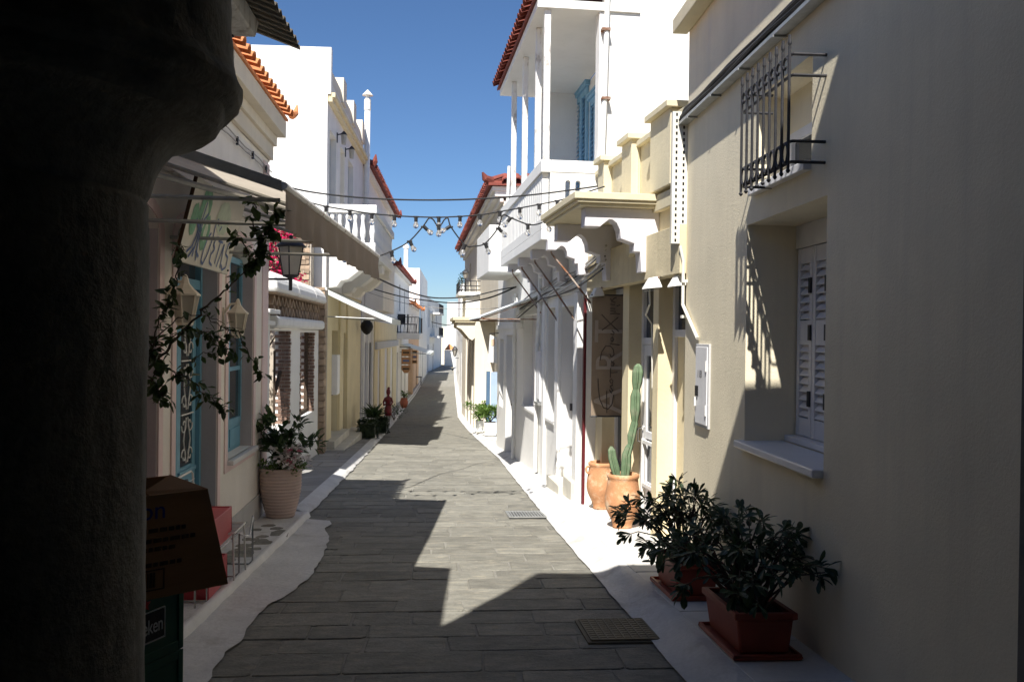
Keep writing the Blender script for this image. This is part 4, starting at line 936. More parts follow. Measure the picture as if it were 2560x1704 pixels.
# openings: doors and windows behind white frames
def shopdoor(a, b, z0, ztr, glassy, w=-.14):
    f = MB(SH).box(a, a+.06, w-.06, w, z0, ZT).box(b-.07, b, w-.06, w, z0, ZT).box(a+.06, b-.07, w-.06, w, ztr, ztr+.07).box(a+.06, b-.07, w-.06, w, ZT-.08, ZT)
    o = f.build('door_frame', WOODW, sh, bevel=.004)
    MB(SH).box(a+.06, b-.07, w-.045, w-.035, ztr+.07, ZT-.08).build('transom_pane', GLASS, o)
    if glassy:
        d = MB(SH); d.box(a+.065, a+.15, w-.05, w-.01, z0+.01, ztr-.005).box(b-.17, b-.075, w-.05, w-.01, z0+.01, ztr-.005).box(a+.15, b-.17, w-.05, w-.01, z0+.01, z0+.5).box(a+.15, b-.17, w-.05, w-.01, ztr-.12, ztr-.005).box(a+.15, b-.17, w-.05, w-.01, z0+.95, z0+1.03)
        d2 = d.build('door_leaf', WOODW, sh, bevel=.003); MB(SH).box(a+.15, b-.17, w-.035, w-.028, z0+.5, ztr-.12).build('door_pane', GLASS, d2)
        MB(SH).tube([(b-.11, w-.01, z0+.9), (b-.11, w+.06, z0+.92), (b-.11, w+.06, z0+1.05), (b-.11, w-.01, z0+1.07)], .009, 6).build('door_handle', CHROME, d2)
        g = MB(SH)                                 # the white half gate
        for x in (a+.12, b-.16): g.box(x, x+.03, w+.0, w+.03, z0+.02, z0+.95)
        for z in (z0+.1, z0+.45, z0+.90): g.box(a+.15, b-.16, w+.003, w+.027, z, z+.04)
        g.build('half_gate', WHITE2, sh, bevel=.003)
    else:
        MB(SH).box(a+.06, b-.07, w-.05, w-.03, z0, ztr).build('door_panel', YELLOW, sh)
g0 = -.45
shopdoor(max(.02, o1[0]), o1[1], -.46, 1.5, False); shopdoor(o2[0], o2[1], -.52, 1.42, True)
MB(SH).box(o1[0]-.0, o1[1]+.05, -.2, .10, -.8, -.46).box(o2[0]-.03, o2[1]+.05, -.2, .08, -.8, -.53).build('door_step', STEPM, sh, bevel=.01)
window(SH, sh, o3[0], o3[1], -.6, ZT, -.15, WOODW, GLASS, 2, 2, .07)
for k, (x, y) in enumerate(((1492, 722), (1630, 697), (1706, 682))):
    u, z = SH.px(x, y, .19); u = min(max(u, .15), SH.L-.05)
    fl = thing('floodlight', Free(tuple(SH.world(u, .10 if k < 2 else .0, z-.02)), atan2(SH.d.y, SH.d.x)), ['small white floodlight above the brown hanging banner', 'small white floodlight between the two yellow doorways', 'small white floodlight beside the corner of the beige house'][k], 'floodlight', 'floodlights under the shop fascia'); F0 = Free((0, 0, 0))
    MB(F0).tube([(0, -.02, .05), (0, .05, .03)], .012, 6).tube([(-.07, .05, .03), (.07, .05, .03)], .01, 6).build('bracket', RUST, fl)
    MB(F0).hexa([(-.10, .02, -.06), (.10, .02, -.06), (.10, .16, -.075), (-.10, .16, -.075), (-.06, .05, .04), (.06, .05, .04), (.06, .11, .03), (-.06, .11, .03)]).build('housing', WHITE2, fl, bevel=.008)
    MB(F0).box(-.085, .085, .03, .15, -.078, -.0755).build('lens', GLASS, fl)
wrm = thing('shop_wiring', SH, 'loose white cable hanging down beside the glazed shop door', 'cable')
MB(SH).tube([(fu(1628, 720), .02, SH.px(1628, 720)[1]), (fu(1632, 760), .03, SH.px(1632, 760)[1]), (fu(1610, 790), -.02, SH.px(1620, 785)[1]), (fu(1606, 810), -.1, SH.px(1607, 810)[1]), (fu(1606, 900), -.12, .6)], .010, 6).build('cable', TRAYP, wrm)
# brown banner across the pavement line
BY = 9.85; bl, br = onY(1481, 737, BY), onY(1562, 737, BY); bz1, bz0 = bl.z, onY(1478, 1040, BY).z
BN = Free((bl.x, BY, bz0), 0)
bn = thing('hanging_banner', BN, 'brown sheer banner with pale ART letters and thin script, hung beside the shop', 'banner'); bw = br.x-bl.x; bh_ = bz1-bz0
P = [[(bw*i/10, .006*sin(i*.9+j*.5), bh_*j/14) for i in range(11)] for j in range(15)]
F0 = Free((0, 0, 0)); o = MB(F0).grid(P).build('cloth', BANNER, bn, smooth=True)
for z in (0, bh_): MB(F0).tube([(-.01, 0, z), (bw+.06, 0, z)], .009, 6).build('rod', IRON, bn)
RZ = lambda x, z, s: Matrix.Translation((x, -.011, z)) @ Matrix.Rotation(pi/2, 4, 'X') @ Matrix.Rotation(pi/2, 4, 'Z') @ Matrix.Scale(s, 4, (0, 1, 0))
text('A', .44, BANNERW, bn, RZ(bw*.93, .03, 1.05), 'lettering', .0006); text('R', .40, BANNERW, bn, RZ(bw*.93, .50, 1.1), 'lettering', .0006); text('T', .44, BANNERW, bn, RZ(bw*.93, .83, 1.05), 'lettering', .0006)
DK = mat('dark_thread', (.06, .045, .04), .8, .1)
def scr(pts, sx=1): 
    t = MB(F0).tube([(bw*x, -.016, bh_*z) for x, z in pts], .0042, 4); t.build('lettering', DK, bn)
scr([(.20, .31), (.21, .24), (.26, .14), (.38, .07), (.52, .06), (.64, .10), (.68, .18)]); scr([(.48, .03), (.47, .21)])
scr([(.55, .22), (.62, .19), (.66, .215), (.60, .235), (.57, .25), (.66, .26)]); scr([(.58, .28), (.64, .27), (.66, .295), (.60, .31), (.56, .295), (.58, .28)])
scr([(.58, .32), (.58, .40)]); scr([(.58, .36), (.80, .365)]); scr([(.60, .42), (.66, .415), (.69, .44), (.64, .45), (.62, .44), (.60, .46)])
scr([(.25, .46), (.30, .53), (.42, .58), (.56, .58), (.66, .55), (.68, .51), (.62, .49), (.57, .50), (.55, .52)]); scr([(.55, .60), (.85, .59)]); scr([(.57, .63), (.62, .615), (.66, .635), (.62, .655), (.57, .64)]); scr([(.57, .68), (.66, .675), (.68, .69), (.60, .71)])
scr([(.30, .71), (.55, .76), (.80, .82)]); scr([(.28, .84), (.50, .78), (.82, .70)]); scr([(.55, .845), (.70, .85), (.85, .845)]); scr([(.55, .87), (.72, .865)]); scr([(.55, .89), (.70, .888)]); scr([(.74, .91), (.85, .92)])
scr([(.55, .925), (.68, .92), (.70, .94), (.57, .95)]); scr([(.54, .97), (.60, .955), (.66, .975), (.74, .98)])
# clay jars
def jar(x, y, z0, h, r, label, handle):
    t = thing('clay_jar', Free((x, y, z0), .6), label, 'jar', 'old clay jars in the sun'); F0 = Free((0, 0, 0))
    pr = [(0, 0), (.55, 0), (.54, .03), (.58, .10), (.72, .20), (.90, .32), (.99, .43), (1.0, .52), (.96, .64), (.90, .76), (.86, .86), (.84, .90), (.89, .925), (.92, .95), (.90, .985), (.82, 1.0), (.74, .98), (.74, .90), (0, .88)]
    MB(F0).lathe([(a*r, b*h) for a, b in pr], (0, 0, 0), 36, .012).build('body', POTM, t, smooth=True)
    MB(F0).lathe([(0, .885*h), (.73*r, .89*h)], (0, 0, 0), 16).build('soil', SOIL, t)
    for q in handle:
        MB(F0).tube([((.84+.0*k)*r*cos(q)+cos(q)*e, (.84)*r*sin(q)+sin(q)*e, h*zz) for k, (e, zz) in enumerate(((0, .90), (.035, .91), (.05, .86), (.045, .80), (.02, .76), (.01, .74)))], .014, 7).build('handle', POTM, t, smooth=True)
    return t
PZ = lambda y: gz(y)+.104
j1 = jar(1.945, 10.25, PZ(10.2), .55, .178, 'clay jar with a small handle, farther of the two sunlit jars', (pi-.6+.2, -.4))
j2 = jar(1.905, 8.88, PZ(8.85), .55, .182, 'clay jar holding the tall cactus, nearer of the two sunlit jars', ())
ct = thing('cactus', Free((1.905, 8.88, PZ(8.85)+.49)), 'tall ribbed column cactus with a short side arm in the nearer jar', 'cactus')
def cact(pts, rad, name):
    n = 7; seg = []; P = [Vector(p) for p in pts]; fine = []; rad = [r*.88 for r in rad]
    for i in range(len(P)-1):
        for k in range(8): fine.append((P[i].lerp(P[i+1], k/8), rad[i]+(rad[i+1]-rad[i])*k/8))
    fine.append((P[-1], rad[-1])); m = MB(Free((0, 0, 0))); R_ = n*6; base = 0
    for (c, r) in fine:
        for j in range(R_):
            t = 2*pi*j/R_; q = r*(.82+.22*cos(n*t)); m.v.append(c+Vector((q*cos(t), q*sin(t), 0)))
    for i in range(len(fine)-1):
        for j in range(R_): m.fc.append((i*R_+j, i*R_+(j+1) % R_, (i+1)*R_+(j+1) % R_, (i+1)*R_+j))
    m.fc.append(tuple(range((len(fine)-1)*R_, len(fine)*R_)))
    return m.build(name, CACT, ct, smooth=True)
cact([(.02, 0, 0), (.03, 0, .12), (.035, 0, .25), (.06, 0, .33), (.075, 0, .37)], [.05, .06, .055, .045, .03], 'stem'); cact([(.075, 0, .36), (.085, 0, .45), (.11, 0, .56), (.115, 0, .61)], [.035, .05, .045, .035], 'stem')
cact([(.115, 0, .60), (.118, 0, .70), (.12, 0, .85), (.128, 0, .93)], [.04, .06, .06, .04], 'stem'); cact([(.128, 0, .92), (.135, 0, 1.0), (.14, 0, 1.1), (.143, 0, 1.16), (.143, 0, 1.185)], [.042, .062, .065, .045, .012], 'stem')
cact([(-.06, -.02, 0), (-.09, -.02, .12), (-.115, -.02, .22), (-.125, -.02, .30), (-.13, -.02, .34)], [.04, .055, .05, .045, .012], 'side_arm')
MB(Free((1.945, 10.25, PZ(10.25)+.47))).tube([(0, 0, 0), (.02, .0, .06), (.1, 0, .12), (.2, -.02, .11)], .006, 5).v
# rectangular planters with dark shrubs
def planter(x0, y0, lx, ly, label, plabel, seed, spread, hgt, whorls):
    z0 = gz(y0+ly/2)+.105; t = thing('planter', Free((x0+lx/2, y0+ly/2, z0), -.02), label, 'planter', 'maroon plastic planters'); F0 = Free((0, 0, 0))
    t.rotation_euler = (atan((gz(y0+ly)-gz(y0))/ly), 0, -.02)
    a, b, h = lx/2, ly/2, .235; q = .84
    m = MB(F0); m.hexa([(-a*q, -b*.92, .02), (a*q, -b*.92, .02), (a*q, b*.92, .02), (-a*q, b*.92, .02), (-a*.97, -b*.985, h-.035), (a*.97, -b*.985, h-.035), (a*.97, b*.985, h-.035), (-a*.97, b*.985, h-.035)])
    m.build('trough', PLASTR, t, bevel=.012)
    MB(F0).box(-a-.012, -a+.02, -b-.012, b+.012, h-.036, h).box(a-.02, a+.012, -b-.012, b+.012, h-.036, h).box(-a+.02, a-.02, -b-.012, -b+.02, h-.036, h).box(-a+.02, a-.02, b-.02, b+.012, h-.036, h).build('rim', PLASTR, t, bevel=.006)
    MB(F0).box(-a*q-.05, a*q+.05, -b-.03, b+.03, 0, .012).box(-a*q-.05, -a*q-.035, -b-.03, b+.03, .012, .03).box(a*q+.035, a*q+.05, -b-.03, b+.03, .012, .03).box(-a*q-.035, a*q+.035, -b-.03, -b-.015, .012, .03).box(-a*q-.035, a*q+.035, b+.015, b+.03, .012, .03).build('saucer', PLASTR, t, bevel=.004)
    MB(F0).box(-a+.02, a-.02, -b+.02, b-.02, h-.034, h-.025).build('soil', SOIL, t)
    p = thing('shrub', Free((x0+lx/2, y0+ly/2, z0+h-.03)), plabel, 'shrub', 'dark shrubs in the planters'); R = random.Random(seed)
    st = MB(F0); lf = MB(F0)
    for k in range(whorls):
        ang = R.uniform(0, 2*pi); rad = R.random()**.6*spread; e = Vector((cos(ang)*rad*.95-.05, sin(ang)*rad*1.15, hgt*(1-.55*(rad/spread)**2)*R.uniform(.45, 1.05)+.08))
        b0 = Vector((R.uniform(-.06, .06), R.uniform(-.15, .15)*ly*2, 0)); mdl = b0.lerp(e, .5)+Vector((0, 0, .10)); pts = [b0, b0.lerp(mdl, .6), mdl, mdl.lerp(e, .6)+Vector((0, 0, .03)), e]
        st.tube(pts, [.008, .006, .005, .0035, .0025], 5)
        d = (pts[4]-pts[3]).normalized()
        s1 = d.orthogonal().normalized(); s2 = d.cross(s1); n = R.randint(8, 12)
        for i in range(n):
            q_ = 2*pi*i/n+R.random(); opn = R.uniform(.35, 1.5); dr = (s1*cos(q_)+s2*sin(q_))*opn+d*.8
            pitto(lf, e-d*R.uniform(0, .05), dr, R.uniform(.06, .105), R)
        for i in range(5):
            c = pts[3].lerp(pts[2], R.random()); pitto(lf, c, Vector((R.gauss(0, 1), R.gauss(0, 1), R.gauss(.3, .6))), R.uniform(.05, .08), R)
    st.build('stem', BARK, p); lf.build('foliage', LEAFD, p, kind='stuff', merge=False)
    return t
def pitto(mb, p, d, L, R):
    """a spoon-shaped leathery leaf"""
    d = Vector(d).normalized(); s = d.cross(Vector((R.gauss(0, .4), R.gauss(0, .4), 1))).normalized(); n = s.cross(d); w = L*.17; i = len(mb.v)
    c = [(0, .02), (.35, .5), (.68, 1), (.90, .75), (1, .1)]
    for t, q in c:
        o = p+d*L*t-n*L*.22*t*t; mb.v += [o-s*w*q+n*w*.25*q, o, o+s*w*q+n*w*.25*q]
    for k in range(4):
        a = i+3*k; mb.fc += [(a, a+1, a+4, a+3), (a+1, a+2, a+5, a+4)]
q0, q1, q2 = G(1838, 1648, .105), G(1727, 1561, .105), G(1966, 1634, .105)
planter(q0.x+.03, q0.y+.04, (q2-q0).length*.93, .60, 'nearest maroon planter, at the foot of the beige wall', 'wide dark shrub in the nearest maroon planter', 3, .56, .43, 74)
q3 = G(1683, 1500, .105)
planter(q3.x+.03, q3.y+.04, .30, .60, 'second maroon planter, half hidden behind the nearest one', 'dark shrub in the second maroon planter, against the sunlit jars', 9, .48, .47, 50)
# ------------------------------------------------------------------ RIGHT: white house with the columned balcony
WH = Fac((1.81, 10.64), (1.275, 22.8), 'R', -1.2)
wh = thing('white_house', WH, 'big white house with a columned balcony and red tiled eave', 'house')
V = WH.uY; wx = lambda x, y, w=0: WH.px(x, y, w)[0]
hb = (V(11.25), V(12.3), -1.3, 1.9, .22); hc = (V(12.72), V(13.45), .25, 1.92, .22); hd = (V(14.5), V(16.1), .22, 1.86, .22); ha = (.085, V(10.98), -1.3, 2.0, .22)
MB(WH).wall(.0, V(16.2), -1.4, 2.9, 0, .22, [ha, hb, hc, hd]).build('wall', WHITE, wh)
MB(WH).box(.0, .22, -4.5, -.19, 2.901, 7.2).box(.22, V(14.3), -1.6, -.62, 2.901, 5.46).box(V(14.3), V(14.5), -1.6, 0, 2.901, 5.46).build('upper_wall', WHITE, wh)
MB(WH).box(.0, V(16.1), -3, -.45, -1.4, 2.89).build('inner_wall', LILAC, wh)
MB(WH).box(-.004, .20, -.189, -.11, 2.902, 5.458).build('corner_pilaster', WHITE, wh, bevel=.006)
for a, b in ((10.98, 11.22), (12.33, 12.58), (13.52, 13.72)): MB(WH).box(V(a), V(b), .001, .05, -1.3, 2.05).build('pilaster', WHITE, wh, bevel=.006)
MB(WH).box(V(10.99), V(14.45), .001, .035, 2.06, 2.2).build('lintel_band', WHITE, wh, bevel=.006)
MB(WH).box(.01, .075, .001, .03, -.75, 2.0).box(ha[0]+.004, ha[1]-.004, -.2, -.15, -.75, 1.99).build('red_door_frame', REDP, wh)
door(WH, wh, hb[0]+.02, hb[1]-.02, -.5, 1.88, -.16, LILAC, 3, 1, 1)
window(WH, wh, hc[0], hc[1], .26, 1.9, -.17, LILAC, GLASS, 1, 2, .06)
MB(WH).box(hd[0], hd[1], -.2, -.16, .22, 1.86).build('shutter_board', LILAC, wh)
for h in (hc, hd): MB(WH).box(h[0]-.03, h[1]+.03, -.2, .04, h[2]-.05, h[2]-.001).build('window_sill', WHITE, wh, bevel=.006)
zz = gz(11.5)+.1
MB(WH).box(V(11.55), V(12.5), -.2, .16, zz-.4, zz+.12).box(V(11.0), V(11.55), -.2, .10, zz-.4, zz+.26).build('door_step', STEPM, wh, bevel=.012)
# balcony
BW = .575; zf = 2.66; zr = 3.63; vf = V(14.96)
MB(WH).box(0, vf, .001, BW, zf, zf+.13).build('balcony_slab', WHITE, wh, bevel=.008)
MB(WH).box(0, vf, BW-.11, BW+.012, zr-.15, zr).build('hand_rail', WHITE, wh, bevel=.006)
MB(WH).box(0, vf, BW-.10, BW, zf+.131, zf+.26).build('bottom_band', WHITE, wh)
n = 26
first = None
for i in range(n):
    u = .04+(vf-.08)*(i+.5)/n
    if first is None: first = MB(Free((0, 0, 0))).box(-.062, .062, -.04, .04, 0, zr-.15-zf-.262).build('baluster', WHITE, wh, bevel=.004); o = first
    else: o = copy_of(first, wh)
    o.location = WH.f((u, BW-.05, zf+.261))
# near side: solid panel with two arched slots (a thin wall across the balcony, facing the camera)
def cross_wall(name, m, par, fr, u, th, w0, w1, z0, z1, slots):
    ws = sorted({w0, w1, *[s[0] for s in slots], *[s[1] for s in slots]}); t = MB(fr)
    for i in range(len(ws)-1):
        a, b = ws[i], ws[i+1]; s = [q for q in slots if q[0] <= (a+b)/2 <= q[1]]
        if not s: t.box(a and u or u, u+th, a, b, z0, z1) if False else t.hexa([(u, a, z0), (u+th, a, z0), (u+th, b, z0), (u, b, z0), (u, a, z1), (u+th, a, z1), (u+th, b, z1), (u, b, z1)])
        else:
            _, _, c, d = s[0]; r = (b-a)/2
            t.hexa([(u, a, z0), (u+th, a, z0), (u+th, b, z0), (u, b, z0), (u, a, c), (u+th, a, c), (u+th, b, c), (u, b, c)])
            A = [(a+r-r*cos(pi*k/8), d-r+r*sin(pi*k/8)) for k in range(9)]
            for k in range(8): t.hexa([(u, A[k][0], A[k][1]), (u+th, A[k][0], A[k][1]), (u+th, A[k+1][0], A[k+1][1]), (u, A[k+1][0], A[k+1][1]), (u, A[k][0], z1), (u+th, A[k][0], z1), (u+th, A[k+1][0], z1), (u, A[k+1][0], z1)])
    return t.build(name, m, par)
cross_wall('balcony_end_panel', WHITE, wh, WH, .0, .08, -.189, BW-.101, zf+.131, zr-.151, [(.10, .165, zf+.3, zr-.24), (.225, .29, zf+.3, zr-.24)])
MB(WH).box(-.008, .10, -.189, BW-.111, zr-.15, zr-.002).build('end_rail', WHITE, wh, bevel=.006)
for Y in (10.70, 11.36, 12.56, 13.8):
    u = V(Y); MB(WH).box(u-.038, u+.038, BW-.09, BW-.012, zr, 5.455).build('column', PEEL, wh, bevel=.006)
MB(WH).box(-.03, V(14.62), -.61, .66, 5.46, 5.56).build('soffit', WHITE, wh)
MB(WH).hexa([(-.05, .70, 5.561), (V(14.7), .70, 5.561), (V(14.7), -3, 6.9), (-.05, -3, 6.9), (-.05, .70, 5.60), (V(14.7), .70, 5.60), (V(14.7), -3, 6.94), (-.05, -3, 6.94)]).build('roof', TERRA, wh)
rr = [c for c in wh.children if c.name.startswith('roof')][0]
tiles_along(rr, 'roof_tile', TERRA, WH.f((-.05, .76, 5.615)), WH.f((V(14.7), .76, 5.615)), WH.f((0, -.94, .34+5.6))-WH.f((0, 0, 5.6)), 24, .42, .078, rows=2)
# shuttered doors on the veranda
for (xa, xb) in ((1472, 1444), (1508, 1480)):
    a, b = wx(xa, 330, -.62), wx(xb, 330, -.62); z1 = WH.px(xb, 236, -.60)[1]
    shutters(WH, wh, a, b, 2.85, z1-.09, -.575, SHUTB, 2, .5, .07, False)
    MB(WH).box(a-.06, b+.06, -.62, -.545, z1-.09, z1-.03).box(a-.09, b+.09, -.62, -.53, z1-.03, z1).build('shutter_cornice', SHUTB, wh, bevel=.004)
lz = WH.px(1495, 163, -.6)[1]
MB(WH).box(.55, .65, -.62, -.5, lz-.1, lz+.1).build('wall_light', IRON, wh, bevel=.01)
# scrolled brackets and rusty struts under the balcony
for (x, y) in ((1370, 592), (1330, 620), (1298, 641), (1272, 660)):
    u = wx(x, y, BW-.07); MB(WH).prism([(a+.001, zf-.002+z) for a, z in corbel_profile(BW-.07, .42)], 0, u, u+.16).build('scroll_bracket', LILAC, wh, bevel=.006)
sts = thing('rusty_struts', Free((0, 0, 0)), 'four rusty steel rods slanting from the balcony brackets to the white wall', 'struts')
for (a, b) in (((1377, 606), (1476, 757)), ((1336, 634), (1440, 804)), ((1304, 652), (1396, 806)), ((1281, 670), (1352, 782))):
    ua, za_ = WH.px(*a, BW-.13); ub, zb__ = WH.px(*b, .03)
    p, q = WH.world(ua, BW-.13, zf-.12), WH.world(ub, .03, zb__)
    MB(Free((0, 0, 0))).tube([p+Vector((0, 0, .03)), p+Vector((.01, 0, -.04)), p.lerp(q, .5), q], .012, 6).build('strut', RUST, sts)
# rain pipes
rp = thing('rain_pipe', Free((0, 0, 0)), 'white rain pipe with rusty brackets on the sunlit side wall of the white house', 'rain pipe', 'white rain pipes')
p0 = onY(1512, 200, 10.58); MB(Free((0, 0, 0))).tube([(p0.x+.04, 10.575, 6.8), (p0.x, 10.575, 4.4), (p0.x-.02, 10.575, 3.66)], .032, 8).build('pipe', WHITE2, rp)
for y in (75, 247): q = onY(1514, y, 10.575); MB(Free((0, 0, 0))).box(q.x-.05, q.x+.055, 10.53, 10.63, q.z-.015, q.z+.015).build('bracket', RUST, rp)
def rain_pipe(pts, label, r=.035):
    t = thing('rain_pipe', Free((0, 0, 0)), label, 'rain pipe', 'white rain pipes'); MB(Free((0, 0, 0))).tube(pts, r, 8).build('pipe', WHITE2, t)
    for k in range(1, len(pts)-1):
        p = pts[k]; MB(Free((0, 0, 0))).lathe([(r+.008, -.03), (r+.008, .03)], p, 8).build('bracket', WHITE2, t)
pw = lambda Y, w, z: WH.world(V(Y), w, z)
rain_pipe([pw(13.95, .05, 2.5), pw(13.98, .05, 2.0), pw(14.2, .05, 1.35), pw(14.22, .05, .4), pw(14.24, .05, -.72)], 'white rain pipe with a bend beside the small shuttered niche')
rain_pipe([pw(17.0, .05, 2.3), pw(17.05, .05, 1.4), pw(17.05, .05, .2), pw(17.05, .05, -.9)], 'white rain pipe running down beside the tin awning')
nb = thing('meter_cupboard', WH, 'small white twin-door cupboard on the white wall under the rusty struts', 'meter box')
a, b = V(13.76), V(14.12); MB(WH).box(a, b, .001, .07, .45, 1.25).build('case', WOODW, nb, bevel=.006)
for k in range(2): MB(WH).box(a+.02+.17*k, a+.17+.17*k, .07, .078, .49, 1.21).build('door', WOODW, nb)
MB(WH).box(a-.02, b+.02, .001, .10, .40, .44).build('shelf', GALV, nb)
# cable bundle along the wall under the balcony
wb2 = thing('cable_bundle', Free((0, 0, 0)), 'tangle of grey cables along the white wall under the balcony', 'cables'); R = random.Random(4)
for k in range(8):
    pts = []
    for i, (x, y) in enumerate(((1512, 640), (1480, 668), (1440, 690), (1400, 712), (1360, 735), (1325, 752), (1296, 775))):
        u, z = WH.px(x, y, .05); pts.append(WH.world(u, .03+.02*R.random()+(.06*abs(sin(i+k)) if k > 4 else 0), z+.10-.035*k+.02*R.gauss(0, 1)))
    MB(Free((0, 0, 0))).tube(pts, R.uniform(.007, .014), 5).build('cable', (CABLEG, WHITE2, CABLEG, CABLE)[k % 4], wb2)
for k in range(4):
    c = WH.world(V(16.1+.3*k), .1, 2.05+.04*k); MB(Free((0, 0, 0))).tube([c+Vector((0, .09*cos(t), .10*sin(t))) for t in [k2*.6 for k2 in range(11)]], .009, 5).build('cable_coil', WHITE2, wb2)
# tin awning
ta = thing('tin_awning', WH, 'pale corrugated tin awning projecting from the white wall', 'awning')
P = []; N_ = 72
for i in range(N_+1):
    u = V(14.3)+(V(16.7)-V(14.3))*i/N_; P.append([(u, .01+.95*q, 2.14-.36*q+.012*cos(i*pi/3)) for q in (0, .5, 1)])
MB(WH).grid(P).build('sheet', TIN, ta, smooth=True)
for Y in (14.34, 16.6): MB(WH).tube([(V(Y), .0, 1.76), (V(Y), .93, 1.755)], .012, 6).tube([(V(Y), .0, 2.1), (V(Y), .93, 1.765)], .010, 6).build('bracket', RUST, ta)
MB(WH).tube([(V(14.3), .94, 1.765), (V(16.7), .94, 1.765)], .012, 6).build('front_bar', RUST, ta)
# ------------------------------------------------------------------ white house with the bay, farther on
b3 = thing('white_bay_house', WH, 'white house with a boxy projecting bay beyond the columned balcony', 'house')
h1 = (V(17.6), V(18.7), -1.5, 1.5, .2); h2 = (V(19.2), V(19.95), -.1, 1.4, .2)
MB(WH).wall(V(16.201), V(20.4), -1.8, 3.6, 0, .2, [h1, h2]).build('wall', WHITE, b3)
MB(WH).box(V(16.201), V(20.4), -3, -.4, -1.8, 3.59).build('inner_wall', WHITE, b3)
door(WH, b3, h1[0], h1[1], -.95, 1.5, -.15, LILAC, 3, 2, 1); window(WH, b3, h2[0], h2[1], -.1, 1.4, -.14, WOODW, GLASS, 2, 2)
MB(WH).box(V(16.2), V(18.75), .001, .65, 2.66, 3.52).build('bay', WHITE, b3, bevel=.008)
MB(WH).box(V(16.3), V(16.6), .1, .5, 3.521, 3.56).build('drain_pan', DARK, b3)
MB(WH).tube([(V(16.2)-.03, .3, 4.6), (V(16.2)-.03, .32, 3.9), (V(16.2)+.1, .4, 3.55)], .03, 6).build('down_pipe', WHITE2, b3)
MB(WH).box(V(16.2), V(20.4), .001, .03, 1.62, 1.72).build('ledge', WHITE, b3)
# tiled house beyond it
TR = Fac((1.44, 19.9), (1.06, 36), 'R', -1.9)
T_ = TR.uY; th = thing('tiled_house', TR, 'long house with a dark red tiled eave on the right, beyond the white bay', 'house')
MB(TR).wall(0, TR.L, 1.9, 4.55, 0, .3, [(T_(22), T_(22.7), 3.2, 3.9, .2), (T_(25), T_(25.8), 3.1, 4.0, .2), (T_(28), T_(28.8), 2.9, 4.1, .2), (T_(32), T_(32.8), 2.9, 4.1, .2)]).build('wall', CREAM, th)
MB(TR).box(.0, TR.L, -4, -.31, 1.9, 4.6).box(0, .01, -4, 0, 4.55, 4.8).v
MB(TR).box(0.002, TR.L, -4, -.305, 1.9, 4.9).build('side_wall', WHITE, th)
for a, b, c, d in ((22, 22.7, 3.2, 3.9), (25, 25.8, 3.1, 4.0), (28, 28.8, 2.9, 4.1), (32, 32.8, 2.9, 4.1)): window(TR, th, T_(a), T_(b), c, d, -.2, WOODW, GLASS, 2, 1)
MB(TR).box(-.04, TR.L, .001, .08, 4.5, 4.62).box(-.08, TR.L, -.3, .2, 4.621, 4.74).box(-.12, TR.L, -.3, .27, 4.741, 4.84).build('cornice', OFFW, th, bevel=.01)
MB(TR).hexa([(-.2, .36, 4.842), (TR.L, .36, 4.842), (TR.L, -2.2, 5.7), (1.3, -2.2, 5.7), (-.2, .36, 4.90), (TR.L, .36, 4.90), (TR.L, -2.2, 5.76), (1.3, -2.2, 5.76)]).build('roof', TERRA, th)
r2 = [c for c in th.children if c.name.startswith('roof')][0]
tiles_along(r2, 'roof_tile', TERRA, TR.f((-.2, .40, 4.92)), TR.f((TR.L, .40, 4.92)), TR.f((0, -.95, 5.32))-TR.f((0, 0, 5)), 52, .42, .10)
MB(TR).hexa([(-.22, .36, 4.842), (-.2, -3.8, 4.842), (1.3, -3.8, 5.7), (1.3, -2.2, 5.7), (-.22, .36, 4.90), (-.2, -3.8, 4.90), (1.3, -3.8, 5.76), (1.3, -2.2, 5.76)]).build('roof_hip', TERRA, th)
tiles_along(r2, 'roof_tile', TERRA, TR.f((-.26, .1, 4.92)), TR.f((-.26, -3.6, 4.92)), TR.f((.9, 0, 5.45))-TR.f((0, 0, 5)), 14, .42, .10)
MB(TR).tube([(-.1, .30, 4.95), (-.2, .44, 5.0), (-.24, .5, 5.12)], [.11, .08, .02], 8).build('ridge_finial', TERRA, th)
# small lower lean-to roof
MB(WH).hexa([(V(19.0), .12, 3.9), (V(19.85), .12, 3.9), (V(19.85), -.8, 4.25), (V(19.0), -.8, 4.25), (V(19.0), .12, 3.96), (V(19.85), .12, 3.96), (V(19.85), -.8, 4.31), (V(19.0), -.8, 4.31)]).build('lean_to_roof', TERRA, b3)
MB(WH).box(V(19.0), V(19.8), -1.2, -.05, 3.6, 3.9).build('lean_to_wall', WHITE, b3)
